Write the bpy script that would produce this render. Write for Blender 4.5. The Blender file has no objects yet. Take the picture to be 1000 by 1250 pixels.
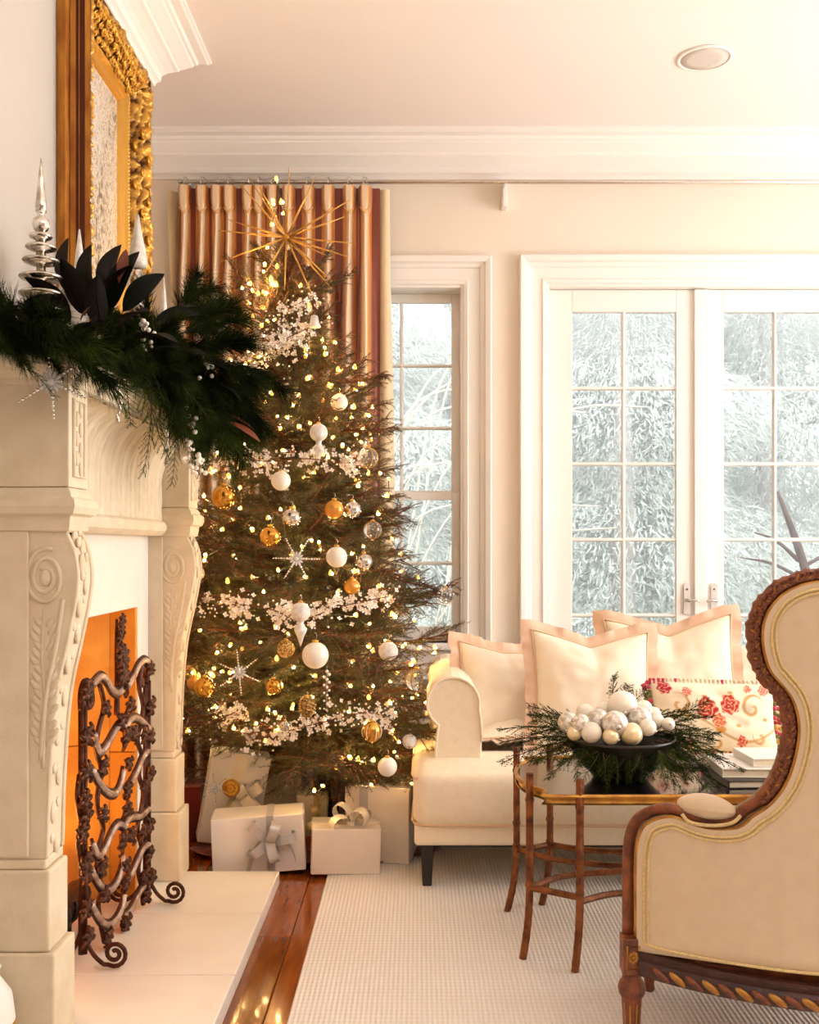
import bpy, bmesh, math, random
from mathutils import Vector, Matrix, Euler, noise
from mathutils.geometry import delaunay_2d_cdt

V = Vector
PI = math.pi
sc = bpy.context.scene
C = sc.collection
rnd = random.Random(7)

# ------------------------------------------------------------------ camera, sky, lights, exposure
CAM_Z, FPX, VX, VY = 1.2, 1250.0, 510.0, 667.0      # camera height; focal length and vanishing point for a 1000 x 1250 frame
cam_data = bpy.data.cameras.new('camera')
cam_data.sensor_fit = 'VERTICAL'
cam_data.sensor_height = 36.0
cam_data.sensor_width = 28.8
cam_data.lens = 36.0 * FPX / 1250.0
cam_data.shift_x = -(VX - 500.0) / 1250.0
cam_data.shift_y = (VY - 625.0) / 1250.0
cam_data.clip_start = 0.05
cam_data.clip_end = 200
cam = bpy.data.objects.new('camera', cam_data)
cam.location = (0, 0, CAM_Z)
cam.rotation_euler = (PI / 2, 0, 0)
C.objects.link(cam)
sc.camera = cam

SKY = 5.2
world = bpy.data.worlds.new('overcast_sky')
sc.world = world
world.use_nodes = True
bg = world.node_tree.nodes['Background']
bg.inputs['Color'].default_value = (0.97, 0.985, 1.0, 1)
bg.inputs['Strength'].default_value = SKY

def area(name, loc, rot, sx, sy, energy=None, color=(1, 1, 1), portal=False):
    l = bpy.data.lights.new(name, 'AREA')
    l.shape = 'RECTANGLE'
    l.size, l.size_y = sx, sy
    l.color = color
    if portal:
        l.cycles.is_portal = True
    else:
        l.energy = energy
    o = bpy.data.objects.new(name, l)
    o.location = loc
    o.rotation_euler = rot
    C.objects.link(o)
    return o

# daylight through the tall windows of the right-hand wall, and an added unseen fill aimed at the ceiling
area('daylight_right_window', (4.12, 3.2, 1.65), (0, PI / 2, 0), 2.1, 2.5, 54, (1.0, 0.975, 0.95))
area('uplighters', (1.6, 0.3, 2.2), (PI, 0, 0), 2.4, 2.0, 72, (1.0, 0.95, 0.93))

vs = sc.view_settings
vs.view_transform = 'Standard'
vs.look = 'None'
vs.gamma = 1.0
vs.use_curve_mapping = False
vs.exposure = 0.32
sc.display_settings.display_device = 'sRGB'
sc.cycles.use_denoising = True
sc.cycles.max_bounces = 8
sc.cycles.diffuse_bounces = 4
sc.cycles.glossy_bounces = 4
sc.cycles.transmission_bounces = 6
sc.cycles.transparent_max_bounces = 12
sc.cycles.sample_clamp_indirect = 6.0
sc.cycles.caustics_reflective = False
sc.cycles.caustics_refractive = False

# ------------------------------------------------------------------ helpers
def at(px, py, y):
    return V(((px - VX) * y / FPX, y, CAM_Z - (py - VY) * y / FPX))

def lin(c):
    return tuple((v / 12.92 if v <= 0.04045 else ((v + 0.055) / 1.055) ** 2.4) for v in (x / 255.0 for x in c))

def mat(name, rgb, rough=0.6, metal=0.0, rgb2=None, nscale=8.0, ndetail=4.0, bump=0.0, bscale=60.0, spec=0.5, rand=0.0,
        stretch=None, sheen=0.0, coat=0.0, trans=0.0, contrast=0.0, emit=None, estr=0.0, sss=0.0):
    m = bpy.data.materials.new(name)
    m.use_nodes = True
    nt = m.node_tree
    b = nt.nodes['Principled BSDF']
    b.inputs['Base Color'].default_value = (*lin(rgb), 1)
    b.inputs['Roughness'].default_value = rough
    b.inputs['Metallic'].default_value = metal
    b.inputs['Specular IOR Level'].default_value = spec
    if sheen:
        b.inputs['Sheen Weight'].default_value = sheen
    if coat:
        b.inputs['Coat Weight'].default_value = coat
        b.inputs['Coat Roughness'].default_value = 0.06
    if trans:
        b.inputs['Transmission Weight'].default_value = trans
    if emit:
        b.inputs['Emission Color'].default_value = (*emit, 1)
        b.inputs['Emission Strength'].default_value = estr
    tc = nt.nodes.new('ShaderNodeTexCoord')
    src = tc.outputs['Object']
    if stretch:
        mp = nt.nodes.new('ShaderNodeMapping')
        mp.inputs['Scale'].default_value = stretch
        nt.links.new(src, mp.inputs['Vector'])
        src = mp.outputs['Vector']
    col = None
    if rgb2 is not None:
        n = nt.nodes.new('ShaderNodeTexNoise')
        n.inputs['Scale'].default_value = nscale
        n.inputs['Detail'].default_value = ndetail
        nt.links.new(src, n.inputs['Vector'])
        r = nt.nodes.new('ShaderNodeMapRange')
        r.inputs['From Min'].default_value = 0.3 + contrast
        r.inputs['From Max'].default_value = 0.7 - contrast
        nt.links.new(n.outputs['Fac'], r.inputs['Value'])
        mx = nt.nodes.new('ShaderNodeMix')
        mx.data_type = 'RGBA'
        mx.inputs[6].default_value = (*lin(rgb), 1)
        mx.inputs[7].default_value = (*lin(rgb2), 1)
        nt.links.new(r.outputs['Result'], mx.inputs[0])
        col = mx.outputs[2]
    if rand:
        oi = nt.nodes.new('ShaderNodeObjectInfo')
        hs = nt.nodes.new('ShaderNodeHueSaturation')
        r2 = nt.nodes.new('ShaderNodeMapRange')
        r2.inputs['To Min'].default_value = 1 - rand
        r2.inputs['To Max'].default_value = 1 + rand
        nt.links.new(oi.outputs['Random'], r2.inputs['Value'])
        nt.links.new(r2.outputs['Result'], hs.inputs['Value'])
        if col is not None:
            nt.links.new(col, hs.inputs['Color'])
        else:
            hs.inputs['Color'].default_value = (*lin(rgb), 1)
        col = hs.outputs['Color']
    if col is not None:
        nt.links.new(col, b.inputs['Base Color'])
    if bump:
        n2 = nt.nodes.new('ShaderNodeTexNoise')
        n2.inputs['Scale'].default_value = bscale
        n2.inputs['Detail'].default_value = 5
        nt.links.new(src, n2.inputs['Vector'])
        bp = nt.nodes.new('ShaderNodeBump')
        bp.inputs['Strength'].default_value = bump
        bp.inputs['Distance'].default_value = 0.01
        nt.links.new(n2.outputs['Fac'], bp.inputs['Height'])
        nt.links.new(bp.outputs['Normal'], b.inputs['Normal'])
    return m

def vcol_mat(name, rough=0.6, sheen=0.0, bump=0.0, bscale=200, spec=0.3):
    m = mat(name, (255, 255, 255), rough, sheen=sheen, bump=bump, bscale=bscale, spec=spec)
    nt = m.node_tree
    a = nt.nodes.new('ShaderNodeAttribute')
    a.attribute_name = 'print'
    nt.links.new(a.outputs['Color'], nt.nodes['Principled BSDF'].inputs['Base Color'])
    return m

class MB:
    """collects shapes, then links them as ONE mesh object"""
    def __init__(s):
        s.v, s.f, s.m, s.sm = [], [], [], []

    def add(s, verts, faces, mi=0, smooth=False):
        o = len(s.v)
        s.v.extend(verts)
        for f in faces:
            s.f.append(tuple(i + o for i in f))
            s.m.append(mi)
            s.sm.append(smooth)

    def box(s, a, b, mi=0, M=None):
        x0, y0, z0 = a
        x1, y1, z1 = b
        vs_ = [V(p) for p in ((x0, y0, z0), (x1, y0, z0), (x1, y1, z0), (x0, y1, z0), (x0, y0, z1), (x1, y0, z1), (x1, y1, z1), (x0, y1, z1))]
        if M is not None:
            vs_ = [M @ p for p in vs_]
        s.add(vs_, [(0, 3, 2, 1), (4, 5, 6, 7), (0, 1, 5, 4), (1, 2, 6, 5), (2, 3, 7, 6), (3, 0, 4, 7)], mi)

    def tube(s, pts, r, seg=8, mi=0, closed=False, flat=None, smooth=True):
        pts = [V(p) for p in pts]
        n = len(pts)
        rs = r if isinstance(r, (list, tuple)) else [r] * n
        up = None
        rings = []
        for i in range(n):
            if closed:
                t = pts[(i + 1) % n] - pts[i - 1]
            else:
                t = pts[min(i + 1, n - 1)] - pts[max(i - 1, 0)]
            if t.length < 1e-9:
                t = V((0, 0, 1))
            t.normalize()
            if up is None:
                up = V((0, 0, 1)) if abs(t.z) < 0.9 else V((1, 0, 0))
            up = up - t * up.dot(t)
            if up.length < 1e-6:
                up = t.orthogonal()
            up.normalize()
            sd = t.cross(up)
            fx = flat or (1, 1)
            rings.append([pts[i] + (sd * math.cos(2 * PI * k / seg) * fx[0] + up * math.sin(2 * PI * k / seg) * fx[1]) * rs[i] for k in range(seg)])
        vs_ = [p for ring in rings for p in ring]
        fs = []
        for i in range(n if closed else n - 1):
            j = (i + 1) % n
            for k in range(seg):
                k2 = (k + 1) % seg
                fs.append((i * seg + k, i * seg + k2, j * seg + k2, j * seg + k))
        if not closed:
            fs.append(tuple(range(seg - 1, -1, -1)))
            fs.append(tuple((n - 1) * seg + k for k in range(seg)))
        s.add(vs_, fs, mi, smooth)

    def lathe(s, prof, o=(0, 0, 0), seg=20, mi=0, smooth=True, M=None, wob=None):
        o = V(o)
        vs_, fs = [], []
        n = len(prof)
        for i, (r, z) in enumerate(prof):
            for k in range(seg):
                a = 2 * PI * k / seg
                rr = r * (wob(a, z) if wob else 1.0)
                p = V((rr * math.cos(a), rr * math.sin(a), z))
                if M is not None:
                    p = M @ p
                vs_.append(p + o)
        for i in range(n - 1):
            for k in range(seg):
                k2 = (k + 1) % seg
                fs.append((i * seg + k, i * seg + k2, (i + 1) * seg + k2, (i + 1) * seg + k))
        fs.append(tuple(range(seg - 1, -1, -1)))
        fs.append(tuple((n - 1) * seg + k for k in range(seg)))
        s.add(vs_, fs, mi, smooth)

    def ball(s, c, r, seg=16, rings=10, mi=0, sc3=(1, 1, 1), M=None):
        c = V(c)
        vs_, fs = [], []
        def put(p):
            p = V((p[0] * sc3[0], p[1] * sc3[1], p[2] * sc3[2])) * r
            if M is not None:
                p = M @ p
            vs_.append(p + c)
        put((0, 0, -1))
        for i in range(1, rings):
            t = PI * i / rings
            for k in range(seg):
                a = 2 * PI * k / seg
                put((math.sin(t) * math.cos(a), math.sin(t) * math.sin(a), -math.cos(t)))
        put((0, 0, 1))
        for k in range(seg):
            fs.append((0, 1 + (k + 1) % seg, 1 + k))
        for i in range(rings - 2):
            for k in range(seg):
                k2 = (k + 1) % seg
                fs.append((1 + i * seg + k, 1 + i * seg + k2, 1 + (i + 1) * seg + k2, 1 + (i + 1) * seg + k))
        top = len(vs_) - 1
        b = 1 + (rings - 2) * seg
        for k in range(seg):
            fs.append((top, b + k, b + (k + 1) % seg))
        s.add(vs_, fs, mi, True)

    def grid(s, f, nu, nv, mi=0, smooth=True, closed_u=False):
        vs_ = [V(f(i / (nu if closed_u else nu - 1), j / (nv - 1))) for j in range(nv) for i in range(nu)]
        fs = []
        for j in range(nv - 1):
            for i in range(nu if closed_u else nu - 1):
                i2 = (i + 1) % nu
                fs.append((j * nu + i, j * nu + i2, (j + 1) * nu + i2, (j + 1) * nu + i))
        s.add(vs_, fs, mi, smooth)

    def prism(s, poly, d0, d1, axes='xz', mi=0, smooth=False, cap=True):
        """poly in two axes, extruded along the third from d0 to d1"""
        def P(p, d):
            if axes == 'xz':
                return V((p[0], d, p[1]))
            if axes == 'yz':
                return V((d, p[0], p[1]))
            return V((p[0], p[1], d))
        n = len(poly)
        vs_ = [P(p, d0) for p in poly] + [P(p, d1) for p in poly]
        s.add(vs_, [(i, (i + 1) % n, n + (i + 1) % n, n + i) for i in range(n)], mi, smooth)
        if cap:
            s.add(vs_, [tuple(range(n - 1, -1, -1)), tuple(range(n, 2 * n))], mi, False)

    def sweep(s, path, prof, closed=False, mi=0, smooth=False, fn=None):
        """profile [(out, up)] swept along a 2D path (list of (a, b)) with mitred corners; fn(a, b, up) -> 3D. out is to the left of travel"""
        n = len(path)
        pts = [V((p[0], p[1])) for p in path]
        rows = []
        for i in range(n):
            if closed or 0 < i < n - 1:
                d1 = (pts[i] - pts[i - 1]).normalized()
                d2 = (pts[(i + 1) % n] - pts[i]).normalized()
            else:
                d1 = d2 = ((pts[1] - pts[0]) if i == 0 else (pts[-1] - pts[-2])).normalized()
            n1 = V((-d1.y, d1.x))
            n2 = V((-d2.y, d2.x))
            mt = (n1 + n2)
            mt = mt / max(1e-6, mt.length_squared) * 2
            rows.append([fn(pts[i].x + mt.x * o, pts[i].y + mt.y * o, u) for o, u in prof])
        m = len(prof)
        vs_ = [V(p) for r in rows for p in r]
        fs = []
        for i in range(n if closed else n - 1):
            j = (i + 1) % n
            for k in range(m - 1):
                fs.append((i * m + k, j * m + k, j * m + k + 1, i * m + k + 1))
        s.add(vs_, fs, mi, smooth)
        if not closed:
            s.add(vs_, [tuple(range(m)), tuple((n - 1) * m + k for k in range(m - 1, -1, -1))], mi)

    def mesh(s, name, mats):
        me = bpy.data.meshes.new(name)
        me.from_pydata([tuple(p) for p in s.v], [], s.f)
        for m in (mats if isinstance(mats, (list, tuple)) else [mats]):
            me.materials.append(m)
        me.polygons.foreach_set('material_index', s.m)
        me.polygons.foreach_set('use_smooth', s.sm)
        me.update()
        return me

    def build(s, name, mats, parent=None, bevel=0.0, local=False, fix=False, seg=2):
        me = s.mesh(name, mats)
        if fix:
            bm = bmesh.new()
            bm.from_mesh(me)
            bmesh.ops.remove_doubles(bm, verts=bm.verts, dist=1e-5)
            bmesh.ops.recalc_face_normals(bm, faces=bm.faces)
            bm.to_mesh(me)
            bm.free()
        return link(name, me, parent, bevel, local, seg)

def link(name, me, parent=None, bevel=0.0, local=False, seg=2):
    o = bpy.data.objects.new(name, me)
    C.objects.link(o)
    if parent is not None:
        o.parent = parent
        if not local:
            o.matrix_parent_inverse = Matrix.Translation(-origin(parent)) if parent.type == 'EMPTY' else Matrix()
    if bevel:
        md = o.modifiers.new('bevel', 'BEVEL')
        md.width = bevel
        md.segments = seg
        md.limit_method = 'ANGLE'
        md.angle_limit = 0.7
    return o

def origin(o):
    p = V((0, 0, 0))
    while o is not None:
        if o.type == 'EMPTY':
            p += o.location
        o = o.parent
    return p

def tag(o, label=None, cat=None, group=None, kind=None):
    if label:
        o['label'] = label
    if cat:
        o['category'] = cat
    if group:
        o['group'] = group
    if kind:
        o['kind'] = kind
    return o

def thing(name, label, cat, loc=(0, 0, 0), rot=(0, 0, 0), group=None, kind=None):
    o = bpy.data.objects.new(name, None)
    o.empty_display_size = 0.05
    o.location = loc
    o.rotation_euler = rot
    C.objects.link(o)
    return tag(o, label, cat, group, kind)

def inst(name, me, parent, loc, rot=None, scale=1.0, world=True):
    """one more part that shares a mesh; loc in world when world"""
    o = bpy.data.objects.new(name, me)
    C.objects.link(o)
    o.parent = parent
    o.location = V(loc) - origin(parent) if world and parent.type == 'EMPTY' else V(loc)
    if rot is not None:
        o.rotation_mode = 'QUATERNION'
        o.rotation_quaternion = rot
    o.scale = (scale, scale, scale) if not isinstance(scale, (tuple, list)) else scale
    return o

def aim(d, roll=0.0):
    """quaternion turning local +X to direction d, local +Z kept as upright as possible"""
    d = V(d).normalized()
    z = V((0, 0, 1))
    if abs(d.z) > 0.98:
        z = V((0, 1, 0))
    y = z.cross(d).normalized()
    z = d.cross(y)
    M = Matrix((d, y, z)).transposed()
    q = M.to_quaternion()
    from mathutils import Quaternion
    return q @ Quaternion((1, 0, 0), roll)

def bez(pts, n=8):
    """Catmull-Rom through the points"""
    pts = [V(p) for p in pts]
    out = []
    for i in range(len(pts) - 1):
        p0, p1, p2, p3 = pts[max(i - 1, 0)], pts[i], pts[i + 1], pts[min(i + 2, len(pts) - 1)]
        for k in range(n):
            t = k / n
            out.append(0.5 * ((2 * p1) + (p2 - p0) * t + (2 * p0 - 5 * p1 + 4 * p2 - p3) * t * t + (3 * p1 - p0 - 3 * p2 + p3) * t ** 3))
    out.append(pts[-1])
    return out

def sub(parent, name, mats, fill, bevel=0.0, local=False, fix=False, seg=2):
    b = MB()
    fill(b)
    return b.build(name, mats, parent, bevel, local, fix, seg)

def cdt_fill(mb, outline, step, fn, mi=0, smooth=True, flip=False):
    """fill a 2D outline with triangles carrying inner points every step; fn(a, b) -> 3D"""
    n = len(outline)
    pts = [V((p[0], p[1])) for p in outline]
    xs = [p.x for p in pts]
    ys = [p.y for p in pts]
    def inside(x, y):
        c = False
        j = n - 1
        for i in range(n):
            if (pts[i].y > y) != (pts[j].y > y) and x < (pts[j].x - pts[i].x) * (y - pts[i].y) / (pts[j].y - pts[i].y) + pts[i].x:
                c = not c
            j = i
        return c
    inner = []
    x = min(xs) + step / 2
    while x < max(xs):
        y = min(ys) + step / 2
        while y < max(ys):
            if inside(x, y) and min((V((x, y)) - p).length for p in pts) > step * 0.4:
                inner.append(V((x, y)))
            y += step
        x += step
    r = delaunay_2d_cdt(pts + inner, [], [list(range(n))], 1, 1e-6)
    vs_ = [V(fn(p.x, p.y)) for p in r[0]]
    fs = [tuple(reversed(f)) if flip else tuple(f) for f in r[2]]
    mb.add(vs_, fs, mi, smooth)

# ------------------------------------------------------------------ materials
M = {}
M['wall'] = mat('wall_paint', (237, 224, 208), 0.85, rgb2=(234, 220, 203), nscale=1.5, bump=0.03, bscale=90)
M['chimney'] = mat('chimney_paint', (204, 194, 182), 0.8, rgb2=(199, 188, 175), nscale=2)
M['ceiling'] = mat('ceiling_paint', (245, 236, 230), 0.9)
M['trim'] = mat('trim_paint', (243, 237, 230), 0.45)
M['stone'] = mat('limestone', (225, 209, 181), 0.75, rgb2=(213, 195, 164), nscale=14, bump=0.12, bscale=140)
M['stone_smooth'] = mat('honed_limestone', (238, 231, 218), 0.5, rgb2=(230, 221, 206), nscale=6, bump=0.03, bscale=60)
M['slip'] = mat('white_marble', (240, 234, 226), 0.35, rgb2=(232, 224, 216), nscale=5)
M['firebrick'] = mat('ochre_firebrick', (222, 158, 62), 0.8, rgb2=(196, 128, 44), nscale=9, bump=0.15, bscale=90, rand=0.08)
M['iron'] = mat('bronzed_iron', (96, 58, 42), 0.45, 0.75, rgb2=(58, 32, 24), nscale=45, bump=0.25, bscale=160)
M['rubbed'] = mat('rubbed_silver_gilt', (208, 188, 174), 0.4, 0.55, rgb2=(146, 108, 88), nscale=30, bump=0.2, bscale=120)
M['gold'] = mat('old_gilt', (206, 146, 56), 0.38, 0.75, rgb2=(134, 80, 26), nscale=26, bump=0.25, bscale=110)
M['gold_bright'] = mat('bright_gilt', (226, 178, 78), 0.3, 0.8, rgb2=(188, 130, 46), nscale=30, bump=0.1)
M['gold_dark'] = mat('dark_gilt', (120, 70, 28), 0.5, 0.5, rgb2=(70, 34, 16), nscale=20, bump=0.3, bscale=120)
M['nickel'] = mat('nickel', (216, 208, 200), 0.25, 0.9)
M['silver'] = mat('mercury_glass', (232, 226, 216), 0.12, 0.95, rgb2=(176, 166, 150), nscale=40, contrast=0.08)
M['frost'] = mat('frosted_silver', (236, 232, 224), 0.45, 0.25, rgb2=(210, 202, 190), nscale=60)
M['dark_leaf'] = mat('magnolia_leaf', (15, 22, 10), 0.5, rgb2=(9, 14, 6), nscale=10, rand=0.3, spec=0.12)
M['leaf_back'] = mat('magnolia_underside', (26, 18, 10), 0.8, spec=0.1, rand=0.2)
M['garland'] = mat('pine_needles', (48, 60, 14), 0.8, rgb2=(15, 22, 6), nscale=8, rand=0.5, spec=0.06)
M['cedar'] = mat('cedar_needles', (60, 76, 22), 0.8, rgb2=(22, 32, 10), nscale=8, rand=0.45, spec=0.06)
M['bark'] = mat('bark', (70, 50, 34), 0.85, rgb2=(44, 30, 20), nscale=30, bump=0.4)
M['needle'] = mat('spruce_needles', (88, 84, 46), 0.5, rgb2=(44, 48, 27), nscale=6, rand=0.4, spec=0.3)
M['twig'] = mat('spruce_twig', (120, 60, 28), 0.8, rgb2=(80, 36, 16), nscale=40)
M['bulb'] = mat('lit_bulb', (255, 230, 170), 0.4, emit=(1.0, 0.58, 0.20), estr=560)
M['bulb_tip'] = mat('amber_bulb_tip', (255, 190, 80), 0.3, emit=(1.0, 0.50, 0.10), estr=2.2)
M['wire'] = mat('green_wire', (26, 34, 20), 0.6)
M['pearl'] = mat('pearl_glass', (244, 236, 222), 0.28, 0.0, rgb2=(236, 226, 208), nscale=10, coat=0.4)
M['white_ball'] = mat('white_glitter', (240, 234, 226), 0.45, rgb2=(206, 194, 180), nscale=55, bump=0.25, bscale=160, coat=0.2)
M['gold_glass'] = mat('gold_glass', (232, 180, 84), 0.12, 0.85, rgb2=(196, 136, 50), nscale=14)
M['amber'] = mat('amber_glass', (220, 150, 50), 0.15, 0.4, coat=0.5)
M['clear'] = mat('clear_glass', (250, 250, 246), 0.03, trans=0.92, spec=0.6)
M['glitter'] = mat('gold_glitter', (222, 184, 110), 0.4, 0.7, rgb2=(120, 84, 40), nscale=160, contrast=0.12, bump=0.5, bscale=260)
M['crystal'] = mat('crystal', (240, 238, 236), 0.08, trans=0.35, coat=0.6, spec=0.8)
M['blossom'] = mat('white_blossom', (246, 238, 226), 0.6, rgb2=(232, 214, 190), nscale=20, rand=0.1)
M['white_paper'] = mat('white_paper', (240, 234, 228), 0.42, rgb2=(232, 225, 218), nscale=4, sheen=0.1)
M['cream_paper'] = mat('cream_paper', (238, 226, 204), 0.42, rgb2=(230, 216, 192), nscale=4)
M['pearl_paper'] = mat('pearl_paper', (234, 222, 206), 0.34, rgb2=(222, 208, 190), nscale=5, coat=0.2)
M['ribbon'] = mat('silver_ribbon', (188, 184, 182), 0.3, 0.25, sheen=0.5)
M['gold_ribbon'] = mat('gold_ribbon', (214, 188, 132), 0.3, 0.3, sheen=0.5)
M['cream_ribbon'] = mat('cream_ribbon', (236, 222, 200), 0.35, 0.1, sheen=0.5)
M['red'] = mat('red_felt', (128, 26, 16), 0.8, rgb2=(96, 14, 10), nscale=5, sheen=0.3)
M['sofa'] = mat('cream_linen', (240, 224, 196), 0.85, rgb2=(234, 216, 187), nscale=40, bump=0.06, bscale=420, sheen=0.15)
M['welt'] = mat('peach_welt', (224, 188, 150), 0.7, sheen=0.2)
M['pillow'] = mat('ivory_cotton', (243, 228, 204), 0.8, rgb2=(238, 220, 194), nscale=6, bump=0.08, bscale=30, sheen=0.2)
M['pillow_edge'] = mat('blush_silk', (231, 196, 168), 0.55, rgb2=(221, 180, 148), nscale=12, sheen=0.4)
M['black_wood'] = mat('ebonised_wood', (22, 18, 16), 0.3)
M['rug'] = None
M['chair_cloth'] = mat('chair_linen', (216, 192, 160), 0.85, rgb2=(210, 185, 152), nscale=30, bump=0.06, bscale=420, sheen=0.15)
M['chair_trim'] = mat('chair_gimp', (226, 200, 146), 0.7, rgb2=(204, 172, 112), nscale=160)
M['carved'] = mat('carved_walnut', (146, 76, 34), 0.42, rgb2=(78, 34, 16), nscale=28, bump=0.5, bscale=70, spec=0.5)
M['carved_dark'] = mat('dark_carved_walnut', (74, 32, 18), 0.4, rgb2=(44, 18, 12), nscale=24, bump=0.3, bscale=90)
M['carved_gilt'] = mat('rubbed_gilt', (196, 142, 58), 0.4, 0.45, rgb2=(140, 84, 34), nscale=22, bump=0.2)
M['table_gilt'] = mat('table_gilt', (150, 88, 40), 0.4, 0.55, rgb2=(78, 34, 18), nscale=30, bump=0.4, bscale=120)
M['rim_gilt'] = mat('rim_gilt', (206, 152, 62), 0.36, 0.6, rgb2=(142, 86, 34), nscale=16, bump=0.2)
M['lacquer'] = mat('black_lacquer', (20, 16, 20), 0.13, rgb2=(40, 32, 34), nscale=26, bump=0.06, bscale=60, spec=0.7, coat=0.5)
M['bowl'] = mat('dark_bowl', (22, 22, 18), 0.3, rgb2=(34, 30, 22), nscale=8)
M['book_white'] = mat('white_book_cover', (232, 226, 216), 0.4)
M['book_dark'] = mat('dark_book_cover', (52, 44, 40), 0.4)
M['book_grey'] = mat('taupe_book_cover', (150, 130, 110), 0.5)
M['pages'] = mat('book_pages', (238, 228, 206), 0.8, rgb2=(214, 200, 176), nscale=120, stretch=(1, 1, 14))
M['ext_leaf'] = mat('frosted_evergreen', (222, 225, 220), 0.8, rgb2=(208, 212, 207), nscale=3, rand=0.1)  # pale leaf colour stands for overexposed daylight glare, not frost
M['ext_dark'] = mat('shaded_evergreen', (196, 202, 197), 0.8, rgb2=(180, 187, 183), nscale=3, rand=0.1)  # shaded leaf tone put into the colour, mixed in at random
for k_ in ('ext_leaf', 'ext_dark'):
    nt_ = M[k_].node_tree
    pb_ = nt_.nodes['Principled BSDF']
    tr_ = nt_.nodes.new('ShaderNodeBsdfTranslucent')
    tr_.inputs['Color'].default_value = (.76, .78, .75, 1)
    ms_ = nt_.nodes.new('ShaderNodeMixShader')
    ms_.inputs[0].default_value = .5
    nt_.links.new(pb_.outputs[0], ms_.inputs[1])
    nt_.links.new(tr_.outputs[0], ms_.inputs[2])
    nt_.links.new(ms_.outputs[0], nt_.nodes['Material Output'].inputs[0])
M['ext_bark'] = mat('garden_bark', (206, 196, 190), 0.9, rgb2=(184, 172, 168), nscale=10)
M['ext_twig'] = mat('pale_whips', (226, 224, 214), 0.8)
M['snow'] = mat('pale_lawn', (226, 230, 222), 0.9, rgb2=(200, 210, 196), nscale=2)

def glass_mat():
    m = bpy.data.materials.new('window_glass')
    m.use_nodes = True
    nt = m.node_tree
    for n in list(nt.nodes):
        if n.type != 'OUTPUT_MATERIAL':
            nt.nodes.remove(n)
    out = [n for n in nt.nodes if n.type == 'OUTPUT_MATERIAL'][0]
    t = nt.nodes.new('ShaderNodeBsdfTransparent')
    t.inputs['Color'].default_value = (0.97, 0.98, 0.975, 1)
    g = nt.nodes.new('ShaderNodeBsdfGlossy')
    g.inputs['Roughness'].default_value = 0.02
    f = nt.nodes.new('ShaderNodeFresnel')
    f.inputs['IOR'].default_value = 1.25
    x = nt.nodes.new('ShaderNodeMixShader')
    nt.links.new(f.outputs[0], x.inputs[0])
    nt.links.new(t.outputs[0], x.inputs[1])
    nt.links.new(g.outputs[0], x.inputs[2])
    nt.links.new(x.outputs[0], out.inputs[0])
    return m
M['glass'] = glass_mat()

def mirror_mat():
    m = mat('antiqued_mirror', (226, 220, 208), 0.16, 0.95)
    nt = m.node_tree
    b = nt.nodes['Principled BSDF']
    tc = nt.nodes.new('ShaderNodeTexCoord')
    n1 = nt.nodes.new('ShaderNodeTexNoise'); n1.inputs['Scale'].default_value = 55; n1.inputs['Detail'].default_value = 6; n1.inputs['Roughness'].default_value = 0.75
    n2 = nt.nodes.new('ShaderNodeTexNoise'); n2.inputs['Scale'].default_value = 5; n2.inputs['Detail'].default_value = 3
    mp = nt.nodes.new('ShaderNodeMapping'); mp.inputs['Scale'].default_value = (1, 1, 0.7)
    nt.links.new(tc.outputs['Object'], mp.inputs[0])
    nt.links.new(mp.outputs[0], n1.inputs['Vector']); nt.links.new(mp.outputs[0], n2.inputs['Vector'])
    ad = nt.nodes.new('ShaderNodeMath'); ad.operation = 'MULTIPLY_ADD'; ad.inputs[1].default_value = 0.45
    nt.links.new(n2.outputs['Fac'], ad.inputs[0]); nt.links.new(n1.outputs['Fac'], ad.inputs[2])
    cr = nt.nodes.new('ShaderNodeValToRGB')
    e = cr.color_ramp.elements
    e[0].position = 0.54; e[0].color = (*lin((66, 54, 40)), 1)
    e[1].position = 0.86; e[1].color = (*lin((248, 244, 238)), 1)
    k = e.new(0.64); k.color = (*lin((168, 154, 128)), 1)
    k = e.new(0.72); k.color = (*lin((226, 220, 208)), 1)
    nt.links.new(ad.outputs[0], cr.inputs[0])
    nt.links.new(cr.outputs[0], b.inputs['Base Color'])
    r = nt.nodes.new('ShaderNodeMapRange'); r.inputs['From Min'].default_value = 0.55; r.inputs['From Max'].default_value = 0.8
    r.inputs['To Min'].default_value = 0.75; r.inputs['To Max'].default_value = 0.22
    nt.links.new(ad.outputs[0], r.inputs[0]); nt.links.new(r.outputs[0], b.inputs['Roughness'])
    r2 = nt.nodes.new('ShaderNodeMapRange'); r2.inputs['From Min'].default_value = 0.55; r2.inputs['From Max'].default_value = 0.8
    r2.inputs['To Min'].default_value = 0.1; r2.inputs['To Max'].default_value = 0.6
    nt.links.new(ad.outputs[0], r2.inputs[0]); nt.links.new(r2.outputs[0], b.inputs['Metallic'])
    return m
M['mirror'] = mirror_mat()

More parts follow.
